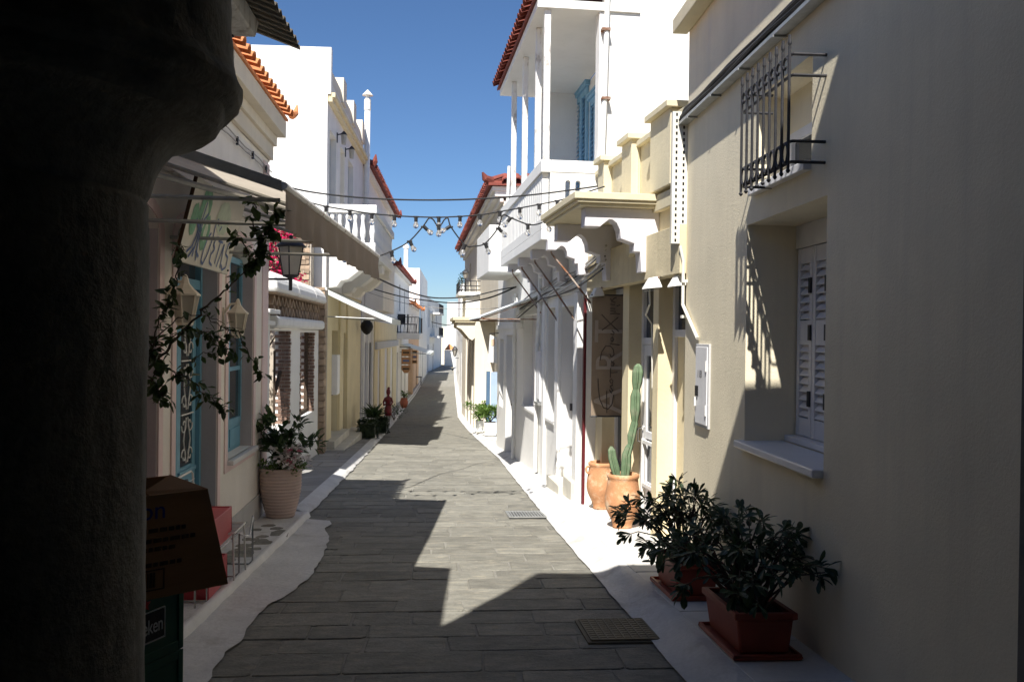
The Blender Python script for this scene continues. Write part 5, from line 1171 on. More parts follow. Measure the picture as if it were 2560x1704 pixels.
# cream canopy house and what stands before it
CP_ = Fac((1.13, 27.0), (.98, 35.5), 'R', -1.7)
cp = thing('cream_canopy_house', CP_, 'cream house with a wavy bracketed canopy and a small iron-railed balcony', 'house')
MB(CP_).wall(0.02, CP_.L, -2.2, 1.9, 0, .3, [(.5, 1.5, -1.9, 1.4, .2), (2.4, 3.4, -1.9, 1.4, .2), (4.5, 5.6, -1.9, 1.4, .2)]).build('wall', CREAM, cp)
MB(CP_).box(0, CP_.L, -3, -.301, -2.2, 1.92).build('side_wall', CREAM, cp)
for a in (.5, 2.4, 4.5): door(CP_, cp, a, a+1.0, -1.8, 1.4, -.12, LILAC, 3, 2, 1)
MB(CP_).box(-.05, 3.2, .001, .68, 1.93, 2.03).box(-.02, 3.1, .001, .62, 1.87, 1.929).build('canopy_slab', BEIGETRIM, cp, bevel=.008)
for u in (.06, 2.7): MB(CP_).prism([(0, 1.868), (.56, 1.868), (.56, 1.72), (.42, 1.66), (.30, 1.52), (.18, 1.38), (.08, 1.32), (0, 1.40)], 0, u, u+.2).build('wavy_bracket', CREAM, cp)
MB(CP_).box(0, 2.2, -.9, .30, 2.031, 2.68).build('parapet_block', WHITE, cp)
MB(CP_).box(-.12, 2.3, -.95, .52, 2.69, 2.80).build('balcony_slab', WHITE, cp)
rl = MB(CP_)
for z in (2.86, 2.98, 3.13): rl.tube([(-.1, -.9, z), (-.1, .5, z), (2.2, .5, z)], .014, 5)
for k in range(9): rl.tube([(-.1, -.9+.175*k, 2.8), (-.1, -.9+.175*k, 3.13)], .010, 4)
for k in range(9): rl.tube([(-.1+.28*k, .5, 2.8), (-.1+.28*k, .5, 3.13)], .010, 4)
rl.build('iron_railing', IRON, cp)
ll = thing('lamp_post', Free(tuple(CP_.world(-.05, .32, 2.80)), 0), 'black lantern on a short post at the corner of the iron balcony', 'street lamp'); F0 = Free((0, 0, 0))
MB(F0).tube([(0, 0, 0), (0, 0, .42)], [.03, .02], 8).build('post', IRON, ll); MB(F0).lathe([(.04, .42), (.09, .58)], (0, 0, 0), 6).build('glass', LANTG, ll); MB(F0).lathe([(.12, .58), (.10, .61), (.03, .67), (.01, .72)], (0, 0, 0), 6).build('cap', IRON, ll)
def bushy(loc, n, rx, ry, rz, size, m, label, cat, group=None, seed=1, wid=.5, name='bush', stems=True):
    t = thing(name, Free(loc), label, cat, group); R = random.Random(seed); lf = MB(Free((0, 0, 0))); st = MB(Free((0, 0, 0))); e = []
    cl = [(R.gauss(0, .45)*rx, R.gauss(0, .45)*ry, R.uniform(.25, .95)*rz) for _ in range(9)]
    for _ in range(n):
        c = R.choice(cl); d = Vector((R.gauss(0, 1), R.gauss(0, 1), R.gauss(0, 1))).normalized()*R.uniform(.3, 1)
        e.append(((c[0]+d.x*rx*.42, c[1]+d.y*ry*.42, max(.02, c[2]+d.z*rz*.3)), d+Vector((0, 0, .4))))
    leaves(lf, e, size, wid, .3, 1, .01, R)
    for c in cl[:6]: st.tube([(0, 0, 0), (c[0]*.4, c[1]*.4, c[2]*.5), c], [.012, .008, .003], 4)
    if stems: st.build('stem', BARK, t)
    lf.build('foliage', m, t, kind='stuff', merge=False); return t
bushy(tuple(CP_.world(.15, .42, 2.8)), 120, .12, .12, .5, .08, LEAFS, 'small potted plant beside the balcony lantern', 'plant', seed=3, name='balcony_plant')
# white pots with the bright green bush, the blue gate
for x, y, s, h, lb in ((1.20, 24.9, .115, .36, 'farther white square pot under the bright green bush'), (1.42, 23.55, .165, .38, 'nearer white square pot under the bright green bush')):
    t = thing('square_pot', Free((x, y, gz(y)+.1)), lb, 'flower pot', 'white pots'); F0 = Free((0, 0, 0))
    MB(F0).box(-s*.6, s*.6, -s*.6, s*.6, 0, .03).build('foot', STEPM, t); MB(F0).hexa([(-s*.9, -s*.9, .03), (s*.9, -s*.9, .03), (s*.9, s*.9, .03), (-s*.9, s*.9, .03), (-s, -s, h), (s, -s, h), (s, s, h), (-s, s, h)]).build('body', WHITE2, t, bevel=.01)
    MB(F0).box(-s+.02, s-.02, -s+.02, s-.02, h, h+.005).build('soil', SOIL, t)
    bushy((x, y, gz(y)+.1+h), 1700, .36, .34, .42, .06, LEAFG, 'bright green bush in the %s white pot' % ('farther' if s < .15 else 'nearer'), 'bush', 'green bushes in white pots', int(y))
bg_ = thing('blue_gate', Free((1.50, 24.75, gz(24.75)+.1)), 'open light blue door leaf catching the sun beside the green bush', 'door'); F0 = Free((0, 0, 0))
MB(F0).box(0, .19, 0, .04, 0, 1.72).build('leaf', BLUEL, bg_, bevel=.006); MB(F0).box(-.02, -.002, -.01, .06, 0, 1.8).build('edge', WHITE2, bg_); MB(F0).box(-.13, -.022, .05, .09, 0, 1.74).build('shade_toned_leaf', SHADEB, bg_)  # second leaf carries its shade in a darker blue, though sun reaches it
sbk = thing('recessed_house', Free((0, 0, 0)), 'low white house set back behind the blue door', 'house')
MB(Free((0, 0, 0))).box(1.74, 4.5, 20.41, 26.98, -1.8, 3.4).build('wall', WHITE, sbk)
MB(Free((0, 0, 0))).box(1.71, 1.739, 23.2, 24.2, -1.2, .8).build('door', SHADEB, sbk)
# hanging shop sign and its lantern bracket on the white bay house
hs = thing('hanging_sign', Free(tuple(WH.world(V(20.2), .0, 1.2)), 0), 'slanting white hanging shop sign with red marks', 'sign'); F0 = Free((0, 0, 0))
MB(F0).hexa([(-.24, 0, -.32), (-.02, 0, -.36), (-.02, .03, -.36), (-.24, .03, -.32), (-.20, 0, .30), (-.04, 0, .24), (-.04, .03, .24), (-.20, .03, .30)]).build('board', WHITE2, hs); MB(F0).box(-.17, -.09, -.008, -.001, .05, .2).build('mark', PEACH, hs)
MB(F0).tube([(0, .02, .34), (-.22, .02, .32)], .012, 5).build('bracket', IRON, hs)
# ------------------------------------------------------------------ LEFT: low courtyard wall with brick openings
CY_ = Fac((-2.46, 10.27), (-2.44, 18.62), 'L', -.9)
cy = thing('courtyard_wall', CY_, 'white courtyard wall with brick-lined openings and a rounded parapet', 'wall'); Q = CY_.uY
c1 = (Q(13.05), Q(14.85), -.02, 1.52, .2); c2 = (Q(16.0), Q(17.6), -.05, 1.5, .2)
MB(CY_).wall(0, Q(18.3), -1.4, 1.55, 0, .24, [c1, c2]).build('wall', WHITE, cy)
MB(CY_).box(Q(12.4), Q(12.98), -.24, .03, -.1, 1.76).box(Q(12.3), Q(13.08), -.27, .16, 1.761, 1.82).box(Q(12.36), Q(13.02), -.24, .10, 1.60, 1.66).build('pier', WHITE, cy, bevel=.008)
MB(CY_).box(Q(12.35), Q(12.97), -.24, .0, 1.821, 2.12).build('pier_top', WHITE, cy, bevel=.03)
MB(CY_).prism([(.09, 1.56), (.13, 1.60), (.13, 1.70), (.09, 1.74), (-.24, 1.74), (-.24, 1.56)], 0, Q(13.1), Q(18.25)).build('beam', WHITE2, cy, bevel=.02)
MB(CY_).box(Q(13.1), Q(18.25), -.24, -.09, 1.741, 2.06).build('frieze_back', RUBBLE, cy)
first = None
for row in range(2):
    k = 15
    for i in range(k):
        u = Q(13.15)+(Q(18.2)-Q(13.15))*(i+.5)/k; d = .33/2; z0 = 1.745+.157*row
        if first is None:
            t = MB(Free((0, 0, 0))); w = .17; t.hexa([(-w, -.05, 0), (-w+.05, -.05, 0), (-w+.05, .06, 0), (-w, .06, 0), (-.025, -.05, .15), (.025, -.05, .15), (.025, .06, .15), (-.025, .06, .15)])
            t.hexa([(w-.05, -.05, 0), (w, -.05, 0), (w, .06, 0), (w-.05, .06, 0), (-.024, -.049, .151), (.026, -.049, .151), (.026, .061, .151), (-.024, .061, .151)])
            o = first = t.build('frieze_tile', RUBBLE, cy)
        else: o = copy_of(first, cy)
        o.location = CY_.f((u+(.0 if row == 0 else .0), -.02, z0))
MB(CY_).box(Q(13.1), Q(18.25), -.22, .10, 2.062, 2.09).build('frieze_ledge', RUBBLE, cy)
pr = [(.14, 2.091), (.15, 2.14)]+[(-.20+.35*cos(t), 2.14+.30*sin(t)) for t in [pi*k/12 for k in range(1, 12)]]+[(-.55, 2.14), (-.55, 2.091)]
for (ya, yb) in ((12.9, 14.9), (14.92, 16.9), (16.92, 18.4)):
    MB(CY_).prism(pr, 0, Q(ya), Q(yb)).build('rounded_parapet', WHITE, cy, smooth=False, bevel=.05)
# bricks of the far reveals
def brick_reveal(c, nz_, per):
    first = None; H = (c[3]-c[2])/nz_
    for i in range(nz_):
        for k in range(per):
            off = .5 if i % 2 else 0
            w1 = -.02-.22*max(0, (k-off)/per); w0 = -.02-.22*min(1, (k+1-off)/per)
            if w1-w0 < .02: continue
            t = MB(CY_); e = random.uniform(.012, .028); t.box(c[1]-e, c[1]+.01, w0+.004, w1-.004, c[2]+H*i+.005, c[2]+H*(i+1)-.005).build('brick', BRICKM, cy)
        t = MB(CY_); e = random.uniform(.004, .02); t.box(c[1]-.02, c[1]+random.uniform(.02, .09), -.02, e, c[2]+H*i+.006, c[2]+H*(i+1)-.006).build('brick', BRICKM, cy)
        t = MB(CY_); t.box(c[0]-random.uniform(.02, .09), c[0]+.02, -.02, random.uniform(.004, .02), c[2]+H*i+.006, c[2]+H*(i+1)-.006).build('brick', BRICKM, cy)
brick_reveal(c1, 26, 2); brick_reveal(c2, 24, 2)
# wooden frame in the farther opening, dark leaf in the nearer
MB(CY_).box(c2[0], c2[1]-.03, -.16, -.10, -.05, .02).box(c2[0], c2[0]+.07, -.16, -.10, .02, 1.5).box(c2[1]-.1, c2[1]-.03, -.16, -.10, .02, 1.5).box(c2[0]+.07, c2[1]-.1, -.15, -.11, .55, .60).build('window_frame', BARK, cy)
MB(CY_).hexa([(c1[1]-.35, -.2, -.02), (c1[1]-.30, -.2, -.02), (c1[1]-.30, -.17, -.02), (c1[1]-.35, -.17, -.02), (c1[1]-.35, -.2, 1.2), (c1[1]-.30, -.2, 1.2), (c1[1]-.30, -.17, 1.2), (c1[1]-.35, -.17, 1.2)]).tube([(c1[1]-.33, -.18, .5), (c1[1]-.05, -.14, .85)], .035, 6).build('timber_prop', BARK, cy)
MB(CY_).box(0, Q(18.3), -2.6, -2.4, -1.2, 1.9).build('inner_wall', WHITE, cy)
# rubble edge and rubble stone wall behind, stone by stone
rw = thing('rubble_wall', Free((0, 18.6, 0)), 'rubble stone end wall rising behind the white courtyard wall', 'wall'); R = random.Random(8)
MB(Free((0, 0, 0))).box(-6, -2.66, .06, .5, -1.4, 3.85).box(-2.66, -2.36, .06, .5, -1.5, 2.40).build('mortar_core', mat('lime_mortar', (.45, .40, .33), .95, .1, 4, .4, 20), rw)
z = .1
while z < 3.82:
    h = R.uniform(.07, .15); x = -5.2 if z > 1.6 else -2.85
    xe = -2.68 if z > 2.4 else -2.36
    while x < xe-.05:
        w = R.uniform(.16, .45); x1 = min(x+w, xe); e = R.uniform(.0, .035)
        if z > 1.3 or x > -2.75: 
            t = MB(Free((0, 0, 0))); j = lambda: R.uniform(-.012, .012)
            t.hexa([(x+.01+j(), .05, z+.01+j()), (x1-.01+j(), .05, z+.01+j()), (x1-.01, .08, z+.01), (x+.01, .08, z+.01), (x+.01+j(), .05, z+h-.01+j()), (x1-.01+j(), .05, z+h-.01+j()), (x1-.01, .08, z+h-.01), (x+.01, .08, z+h-.01)])
            for q in t.v[:2]+t.v[4:6]: q.y -= e
            t.build('stone', RUBBLE, rw, merge=False)
        x = x1
    z += h
for i in range(24):
    z = -1.2+i*.145; t = MB(Free((0, 0, 0))); t.hexa([(-2.44, -.25+R.uniform(0, .06), z), (-2.34+R.uniform(0, .035), -.25+R.uniform(0, .06), z), (-2.35, .3, z), (-2.44, .3, z), (-2.44, -.22, z+.13), (-2.35+R.uniform(0, .03), -.22, z+.13), (-2.35, .3, z+.13), (-2.44, .3, z+.13)]).build('edge_stone', RUBBLE, rw)
# bougainvillea
bgv = thing('bougainvillea', Free((-3.0, 16.6, 1.0)), 'magenta bougainvillea growing over the courtyard wall behind the black lantern', 'climbing plant'); R = random.Random(2)
mg = MB(Free((0, 0, 0))); gl_ = MB(Free((0, 0, 0))); st = MB(Free((0, 0, 0)))
for k in range(84):
    c = Vector((R.uniform(-.9, .30), R.uniform(-.4, .5), R.uniform(1.2, 2.45))); c.x = min(c.x, .36-.28*max(0, c.z-1.6))
    if k % 6 == 0: st.tube([(-.6+R.gauss(0, .2), .1, 0), (c*.6)[:], c], [.02, .012, .005], 5)
    e = [(c+Vector((R.gauss(0, .1), R.gauss(0, .1), R.gauss(0, .1))), (R.gauss(0, 1), R.gauss(0, 1), R.gauss(0, 1))) for _ in range(60)]
    leaves(mg, e[:44 if k % 5 else 12], .07, .8, .3, 1, .01, R); leaves(gl_, e[44:], .06, .55, .3, 1, .03, R)
for k in range(7):
    c = Vector((.34+.02*k*R.random(), -.1, 1.55-.06*k)); leaves(mg, [(c+Vector((R.gauss(0, .07), R.gauss(0, .07), R.gauss(0, .07))), (R.gauss(0, 1), R.gauss(0, 1), -.5)) for _ in range(40)], .06, .8, .3, 1, .01, R)
st.build('stem', BARK, bgv); gl_.build('foliage', LEAFS, bgv, kind='stuff', merge=False); mg.build('bracts', MAG, bgv, kind='stuff', merge=False)
# ------------------------------------------------------------------ LEFT: tall white house with the yellow ground floor
L3 = Fac((-2.42, 19.2), (-2.26, 26.4), 'L', -1.2)
l3 = thing('yellow_white_house', L3, 'tall flat-roofed house, white side wall, yellow ground floor and white balcony', 'house'); K = L3.uY; lx = lambda x, y, w=0: L3.px(x, y, w)[0]
up = [(K(19.55), K(20.6), 3.35, 5.95, .2), (K(21.3), K(22.1), 3.35, 5.95, .2), (K(22.8), K(23.9), 3.35, 5.95, .2)]
MB(L3).wall(0, L3.L, 2.45, 7.0, 0, .25, up).build('upper_wall', OFFW, l3)
MB(L3).box(-.012, .25, -5, -.251, 2.45, 7.62).box(-.012, .18, -.2505, .07, 6.62, 7.62).box(-.012, -.001, -.2505, .002, 2.45, 6.619).build('side_wall', WHITE, l3, bevel=.01)
MB(L3).box(.25, L3.L, -5, -.45, 2.45, 6.9).build('body', CREAM, l3)
lo = [(K(20.15), K(21.5), -1.3, 1.55, .2), (K(22.2), K(22.9), -1.3, 1.5, .2)]
MB(L3).wall(0.01, L3.L, -1.6, 2.449, -.03, .25, lo).build('lower_wall', YELLOW, l3)
MB(L3).box(.01, L3.L, -4, -.5, -1.6, 2.44).build('lower_body', YELLOWD, l3)
MB(L3).box(-.02, .02, -5, .03, 2.40, 2.47).build('ledge', WHITE, l3)
for a, b in ((19.25, 20.1), (21.55, 22.15), (22.95, 23.9)): MB(L3).box(K(a), K(b), -.029, .02, -1.5, 2.3).build('pilaster', YELLOW, l3, bevel=.006)
MB(L3).box(K(21.3)+.02, K(22.1)-.02, -.21, -.17, 3.36, 5.94).build('panel', YELLOW, l3)
for h in (up[0], up[2]): shutters(L3, l3, h[0]+.02, h[1]-.02, h[2]+.02, h[3]-.02, -.12, GREYP, 2, .5, .11, False)
for k in range(4): 
    a = (0.0, K(21.35), K(23.4), K(25.5))[k]; 
    if k: MB(L3).box(a, a+.55, -.27, .06, 7.0, 7.6).build('parapet_pier', CREAM, l3, bevel=.008)
MB(L3).box(.181, L3.L, -.25, -.01, 7.001, 7.30).build('parapet', CREAM, l3)
MB(L3).box(.02, L3.L-.2, .001, .16, 6.56, 6.66).box(.02, L3.L-.2, .001, .10, 6.46, 6.559).build('cornice', YELLOW, l3, bevel=.008)
door(L3, l3, lo[0][0]+.02, lo[0][1]-.02, -.95, 1.5, -.18, GREYP, 3, 2, 1); door(L3, l3, lo[1][0]+.02, lo[1][1]-.02, -.95, 1.45, -.18, GREYP, 3, 1, 1)
zz = gz(21.5)+.06
MB(L3).box(K(19.3), K(24.0), -.03, .42, zz-.5, zz+.13).build('door_step', STEPM, l3, bevel=.012); MB(L3).box(K(19.4), K(22.0), -.2, .20, zz+.131, zz+.30).build('door_step', STEPM, l3, bevel=.012)
# balcony with turned balusters
BY0, BY1 = K(19.32), K(24.6); BWd = 1.04
MB(L3).box(BY0, BY1, .001, BWd, 3.18, 3.36).build('balcony_slab', WHITE, l3, bevel=.012)
MB(L3).box(BY0-.02, BY1, BWd-.17, BWd+.02, 4.10, 4.28).box(BY0-.02, BY0+.15, .001, BWd-.171, 4.10, 4.279).box(BY0, BY1, BWd-.15, BWd, 3.361, 3.46).box(BY0, BY0+.13, .001, BWd-.151, 3.361, 3.459).build('hand_rail', WHITE, l3, bevel=.01)
first = None
pb = [(.055, 0), (.05, .04), (.035, .08), (.06, .17), (.065, .25), (.045, .38), (.035, .48), (.05, .56), (.055, .64)]
bs = [(BY0+.065, .10+.165*k) for k in range(5)]+[(BY0+.065+.26*k, BWd-.075) for k in range(20)]
for (u, w) in bs:
    if first is None: o = first = MB(Free((0, 0, 0))).lathe(pb, (0, 0, 0), 10).build('baluster', WHITE, l3, smooth=True)
    else: o = copy_of(first, l3)
    o.location = L3.f((u, w, 3.46))
MB(L3).box(BY0+.13+.0, BY1, BWd-.09, BWd-.06, 3.46, 4.1).build('rear_screen', WHITE, l3)
for (ya, yb) in ((19.36, 20.0), (21.9, 22.5), (24.0, 24.55)):
    pr = [(0, 3.178), (.98, 3.178), (.98, 2.98), (.80, 2.96), (.66, 2.82), (.46, 2.66), (.30, 2.62), (.22, 2.50), (0, 2.46)]
    MB(L3).prism(pr, 0, K(ya), K(yb)).build('scroll_bracket', OFFW, l3, bevel=.02)
for (x, y) in ((853, 348), (873, 384)):
    u, z = L3.px(x, y, .1); t = thing('balcony_lantern', Free(tuple(L3.world(u, 0, z)), pi/2), 'small dark wall lantern %s on the upper floor of the yellow house' % ('nearer' if x < 860 else 'farther'), 'lantern', 'upper floor lanterns'); F0 = Free((0, 0, 0))
    MB(F0).box(-.04, .04, -.02, 0, -.08, .14).build('back_plate', IRON, t); MB(F0).tube([(0, -.02, .1), (0, -.16, .13)], .015, 5).build('bracket', IRON, t); MB(F0).lathe([(.055, -.12), (.075, .10)], (0, -.16, 0), 6).build('glass', LANTG, t); MB(F0).lathe([(.09, .10), (.05, .15), (.01, .19)], (0, -.16, 0), 6).build('cap', IRON, t)
chp = L3.world(K(26.2), .12, 0); ch = thing('flue_pipe', Free((chp.x, chp.y, 3.4)), 'tall white flue pipe with a conical cap beside the yellow house', 'chimney'); F0 = Free((0, 0, 0))
MB(F0).lathe([(.085, 0), (.085, 5.0)], (0, 0, 0), 14).build('pipe', WHITE2, ch, smooth=True); MB(F0).lathe([(.10, 4.65), (.10, 4.95)], (0, 0, 0), 14).lathe([(.092, 3.3), (.092, 3.36)], (0, 0, 0), 14).build('collar', WHITE2, ch); MB(F0).lathe([(.06, 5.0), (.06, 5.08), (.165, 5.08), (.02, 5.24), (.005, 5.25)], (0, 0, 0), 14).build('cap', WHITE2, ch)
mb_ = thing('meter_cupboard', L3, 'tall white meter cabinet on the yellow wall beside its door', 'meter box')
MB(L3).box(K(20.1), K(20.55), -.02, .14, .1, 1.0).build('case', WOODW, mb_, bevel=.006); MB(L3).box(K(20.13), K(20.52), .14, .148, .14, .96).build('door', WOODW, mb_)
# white sloping awning
wa_ = thing('white_awning', L3, 'long white canvas awning sloping down over the yellow doorway', 'awning')
P = [[(K(19.25)+2.9*i/6, .0+1.42*q, 2.44-.62*q-.02*sin(pi*q)) for q in (0, .25, .5, .75, 1)] for i in range(7)]
o = MB(L3).grid(P).build('canvas', WAWN, wa_, smooth=True)
P = [[(K(19.25)-.005, 1.42*q/8, 2.45-.62*q/8-.02*sin(pi*q/8)-s) for s in (0, .055, .11)] for q in range(9)]; MB(L3).grid(P).build('end_flap', WAWN, wa_, smooth=True)
P = [[(K(19.25)+2.9*i/12, 1.425+.01*sin(i*1.5), 1.82-s) for s in (0, .06, .12)] for i in range(13)]; MB(L3).grid(P).build('valance', WAWN, wa_, smooth=True)
MB(L3).tube([(K(19.3), .0, 1.85), (K(19.3), 1.40, 1.80)], .012, 5).build('arm', GALV, wa_); MB(L3).tube([(K(22.1), .0, 1.85), (K(22.1), 1.40, 1.80)], .012, 5).build('arm', GALV, wa_)
# ------------------------------------------------------------------ generic houses farther along the street
def far_house(fr, name, label, u0, u1, zb, zt, depth, m, lower=None, zl=2.0, holes=(), doors=(), wm=WOODW, roof=None, eave=.25, hip=True, tiles=True, rise=.9, tm=TERRA):
    t = thing(name, fr, label, 'house')
    hs = [(a, b, c, d, .2) for a, b, c, d in holes]; ds = [(a, b, zb, d, .2) for a, b, d in doors]
    MB(fr).wall(u0, u1, zl, zt, 0, .22, [h for h in hs if h[2] > zl]).build('upper_wall', m, t)
    MB(fr).wall(u0, u1, zb, zl-.001, -.01, .22, ds+[h for h in hs if h[2] <= zl]).build('lower_wall', lower or m, t)
    MB(fr).box(u0+.101, u1, -depth, -.4, zb, zt-.01).build('body', m, t); MB(fr).box(u0, u0+.1, -depth, -.221, zb, zt-.005).build('side_wall', m, t)
    for a, b, c, d, _ in hs: window(fr, t, a, b, c, d, -.13, wm, GLASS, 2, 2, .06)
    for a, b, c, d, _ in ds: door(fr, t, a, b, c+.45, d, -.14, wm, 3, 2 if b-a > .9 else 1, 1, False)
    if roof:
        MB(fr).box(u0-.08, u1+.08, -.3, eave*.6, zt+.001, zt+.10).build('cornice', m, t)
        A = [(u0-.15, eave, zt+.101), (u1+.15, eave, zt+.101), (u1+.15-(1.2 if hip else 0), -depth/2, zt+rise), (u0-.15+(1.2 if hip else 0), -depth/2, zt+rise)]
        r = MB(fr).hexa(A+[(a, b, c+.06) for a, b, c in A]).build('roof', tm, t)
        MB(fr).hexa([(u0-.15, eave, zt+.1), (u0-.15, -depth, zt+.1), (u0-.13+1.2, -depth/2-.1, zt+rise), (u0-.13+1.2, -depth/2, zt+rise), (u0-.15, eave, zt+.155), (u0-.15, -depth, zt+.155), (u0-.13+1.2, -depth/2-.1, zt+rise+.06), (u0-.13+1.2, -depth/2, zt+rise+.06)]).build('roof_hip', tm, t)
        if tiles: tiles_along(r, 'roof_tile', tm, fr.f((u0-.15, eave+.04, zt+.17)), fr.f((u1+.15, eave+.04, zt+.17)), fr.f((0, -1, rise/(depth/2)+zt))-fr.f((0, 0, zt)), int((u1-u0)/.3), .42, .11)
        for u in (u0-.1, u1+.1): MB(fr).tube([(u, eave-.02, zt+.15), (u, eave+.06, zt+.25), (u, eave+.08, zt+.45)], [.12, .09, .02], 6).build('finial', tm, t)
    return t
LL = Fac((-2.26, 26.4), (-1.05, 83), 'L', -2.2); J = LL.uY
f4 = far_house(LL, 'white_shop_house', 'white house with a red tiled eave and pale shop doors', J(26.5), J(38), -2.2, 6.35, 5, OFFW, LILAC, 2.9, [(J(31.2), J(32.2), 3.4, 5.2), (J(34), J(35), 3.4, 5.2)], [(J(26.9), J(27.9), 1.2), (J(28.5), J(29.5), 1.2)], roof=1, eave=.28)
MB(LL).box(J(27.2), J(32), .001, .55, 2.2, 3.9).build('bay', OFFW, f4, bevel=.01)
for k in range(3): MB(LL).box(J(26.6+1.35*k), J(26.85+1.35*k), -.009, .05, -2, 2.0).build('pilaster', WHITE, f4)
f5 = thing('yellow_shop_house', LL, 'low yellow shopfront house below the wooden signs', 'shop')
MB(LL).wall(J(30.3), J(41.2), -2.2, 1.9, .03, .22, [(J(31.5), J(32.6), -2.0, .9, .2), (J(34.5), J(36), -2.0, .9, .2), (J(37.5), J(39), -2.0, .9, .2)]).build('wall', YELLOW, f5)
MB(LL).box(J(30.3), J(41.2), .031, .12, .95, 1.2).build('fascia', GREYP, f5)
for a, b in ((31.5, 32.6), (34.5, 36), (37.5, 39)): door(LL, f5, J(a), J(b), -1.7, .9, -.1, WOODW, 3, 2, 1, False)
f6 = far_house(LL, 'white_balcony_house', 'white house with a balcony full of chairs', J(38.05), J(52), -2.3, 4.3, 5, WHITE, OFFW, 2.2, [(J(43), J(44), 2.6, 3.9), (J(47), J(48), 2.6, 3.9)], [(J(41.9), J(43), .6), (J(45), J(46.2), .6), (J(48), J(49.4), .6)], roof=1, eave=.3)
t = f6; zb0 = 1.24
MB(LL).box(J(41.7), J(46), .001, 1.05, zb0, zb0+.28).build('balcony_slab', OFFW, t, bevel=.01)
g = MB(LL)
for z in (1.56, 2.28): g.tube([(J(41.72), .0, z), (J(41.72), 1.02, z), (J(46), 1.02, z)], .018, 5)
for k in range(7): g.tube([(J(41.72), .15*k, 1.53), (J(41.72), .15*k+.08, 2.28)], .010, 4)
for k in range(16): g.tube([(J(41.72)+.27*k, 1.02, 1.53), (J(41.72)+.27*k, 1.02, 2.28)], .010, 4)
g.build('iron_railing', IRON, t)
for k in range(2):
    c = thing('balcony_chair', Free(tuple(LL.world(J(42.1+.2*k), .25+.42*k, 1.53)), .4+k), ['dark chair on the far balcony, nearer the wall', 'dark chair on the far balcony, nearer the rail'][k], 'chair', 'chairs on the far balcony'); F0 = Free((0, 0, 0))
    MB(F0).box(-.2, .2, -.2, .2, .40, .44).build('seat', IRON, c); MB(F0).box(-.2, .2, .18, .21, .45, .9).build('backrest', IRON, c)
    for x in (-.18, .18):
        for y in (-.18, .18): MB(F0).tube([(x, y, 0), (x, y, .4)], .015, 5).build('leg', IRON, c)
tw = thing('hung_cloth', Free(tuple(LL.world(J(42), 1.06, 1.7))), 'blue cloth hung over the far balcony rail', 'cloth'); MB(Free((0, 0, 0))).grid([[(.02*sin(i*2)+.0, .06*i, 1.0-.25*k) for k in range(6)] for i in range(6)]).build('cloth', SHUTB, tw)
f7 = far_house(LL, 'peach_house', 'peach coloured low house beyond the small awning', J(52.1), J(66), -2.4, 3.1, 5, WHITE, PEACH, 1.3, [(J(55), J(56), 1.6, 2.7), (J(60), J(61.2), 1.6, 2.7)], [(J(53), J(54.5), .3), (J(57), J(58.5), .3), (J(62), J(63.5), .3)], roof=1, eave=.3, tm=TERRAO)
MB(LL).box(J(52.2), J(52.6), -.5, .25, -2.4, .9).build('corner_pier', PEACH, f7)
f8 = far_house(LL, 'white_flat_house', 'plain white flat-roofed house with a round chimney', J(66.1), J(83), -2.4, 6.4, 6, WHITE, WHITE, 1.5, [(J(70), J(71), 2.5, 4), (J(75), J(76), 2.5, 4)], [(J(68), J(69.5), .3), (J(73), J(74.5), .3)])
MB(LL).lathe([(.32, 6.3), (.32, 8.6), (.45, 8.6), (.45, 8.8), (.1, 9.1)], (J(66.8), -1.6*-1*LL.s*0-0, 0), 12).v
MB(Free((0, 0, 0))).lathe([(.17, 6.3), (.17, 8.0), (.25, 8.02), (.25, 8.15), (.06, 8.35)], (-2.5, 67.5, 0), 12).build('chimney', WHITE, None).name = 'chimney'
cq = [o for o in COL.objects if o.name.startswith('chimney')][-1]; tag(cq, 'round white chimney on the plain flat-roofed house', 'chimney')
L9 = Fac((-1.2, 88), (.45, 112), 'L', -2.5); 
f9 = far_house(L9, 'white_corner_house', 'tall white house with balconies where the street bends', 0, L9.L, -2.6, 5.2, 8, WHITE, WHITE, 1.4, [(3, 4.2, 2.2, 4), (8, 9.2, 2.2, 4), (14, 15.2, 2.2, 4)], [(2, 3.6, .4), (9, 10.6, .4)])
for z in (1.1, 3.6): MB(L9).box(5, 12, .001, 1.0, z, z+.18).build('balcony_slab', WHITE, f9); 
g = MB(L9)
for z0 in (1.28, 3.78):
    for z in (z0+.1, z0+.9): g.tube([(5, .95, z), (12, .95, z)], .03, 5)
    for k in range(29): g.tube([(5+.25*k, .95, z0), (5+.25*k, .95, z0+.9)], .015, 4)
g.build('iron_railing', IRON, f9)
RR = Fac((1.08, 37), (1.75, 86), 'R', -2.3); I = RR.uY
far_house(RR, 'white_pillared_house', 'white house with slim pilasters beyond the cream canopy', 0, I(50), -2.4, 2.4, 6, WHITE, WHITE, 1.2, [(I(41), I(42), 1.4, 2.2)], [(I(39), I(40.2), .6), (I(44), I(45.5), .6)])
far_house(RR, 'rough_white_house', 'rough white two-storey house far down the right side', I(50.1), I(68), -2.5, 4.4, 7, WHITE2, WHITE, 1.5, [(I(54), I(55.2), 2.2, 3.6), (I(60), I(61.2), 2.2, 3.6)], [(I(53), I(54.4), .3), (I(59), I(60.6), .3)])
far_house(RR, 'far_white_house', 'low white house near the end of the right side', I(68.1), I(86), -2.5, 2.2, 7, WHITE, WHITE, .9, [], [(I(72), I(73.6), .1), (I(79), I(80.6), .1)])
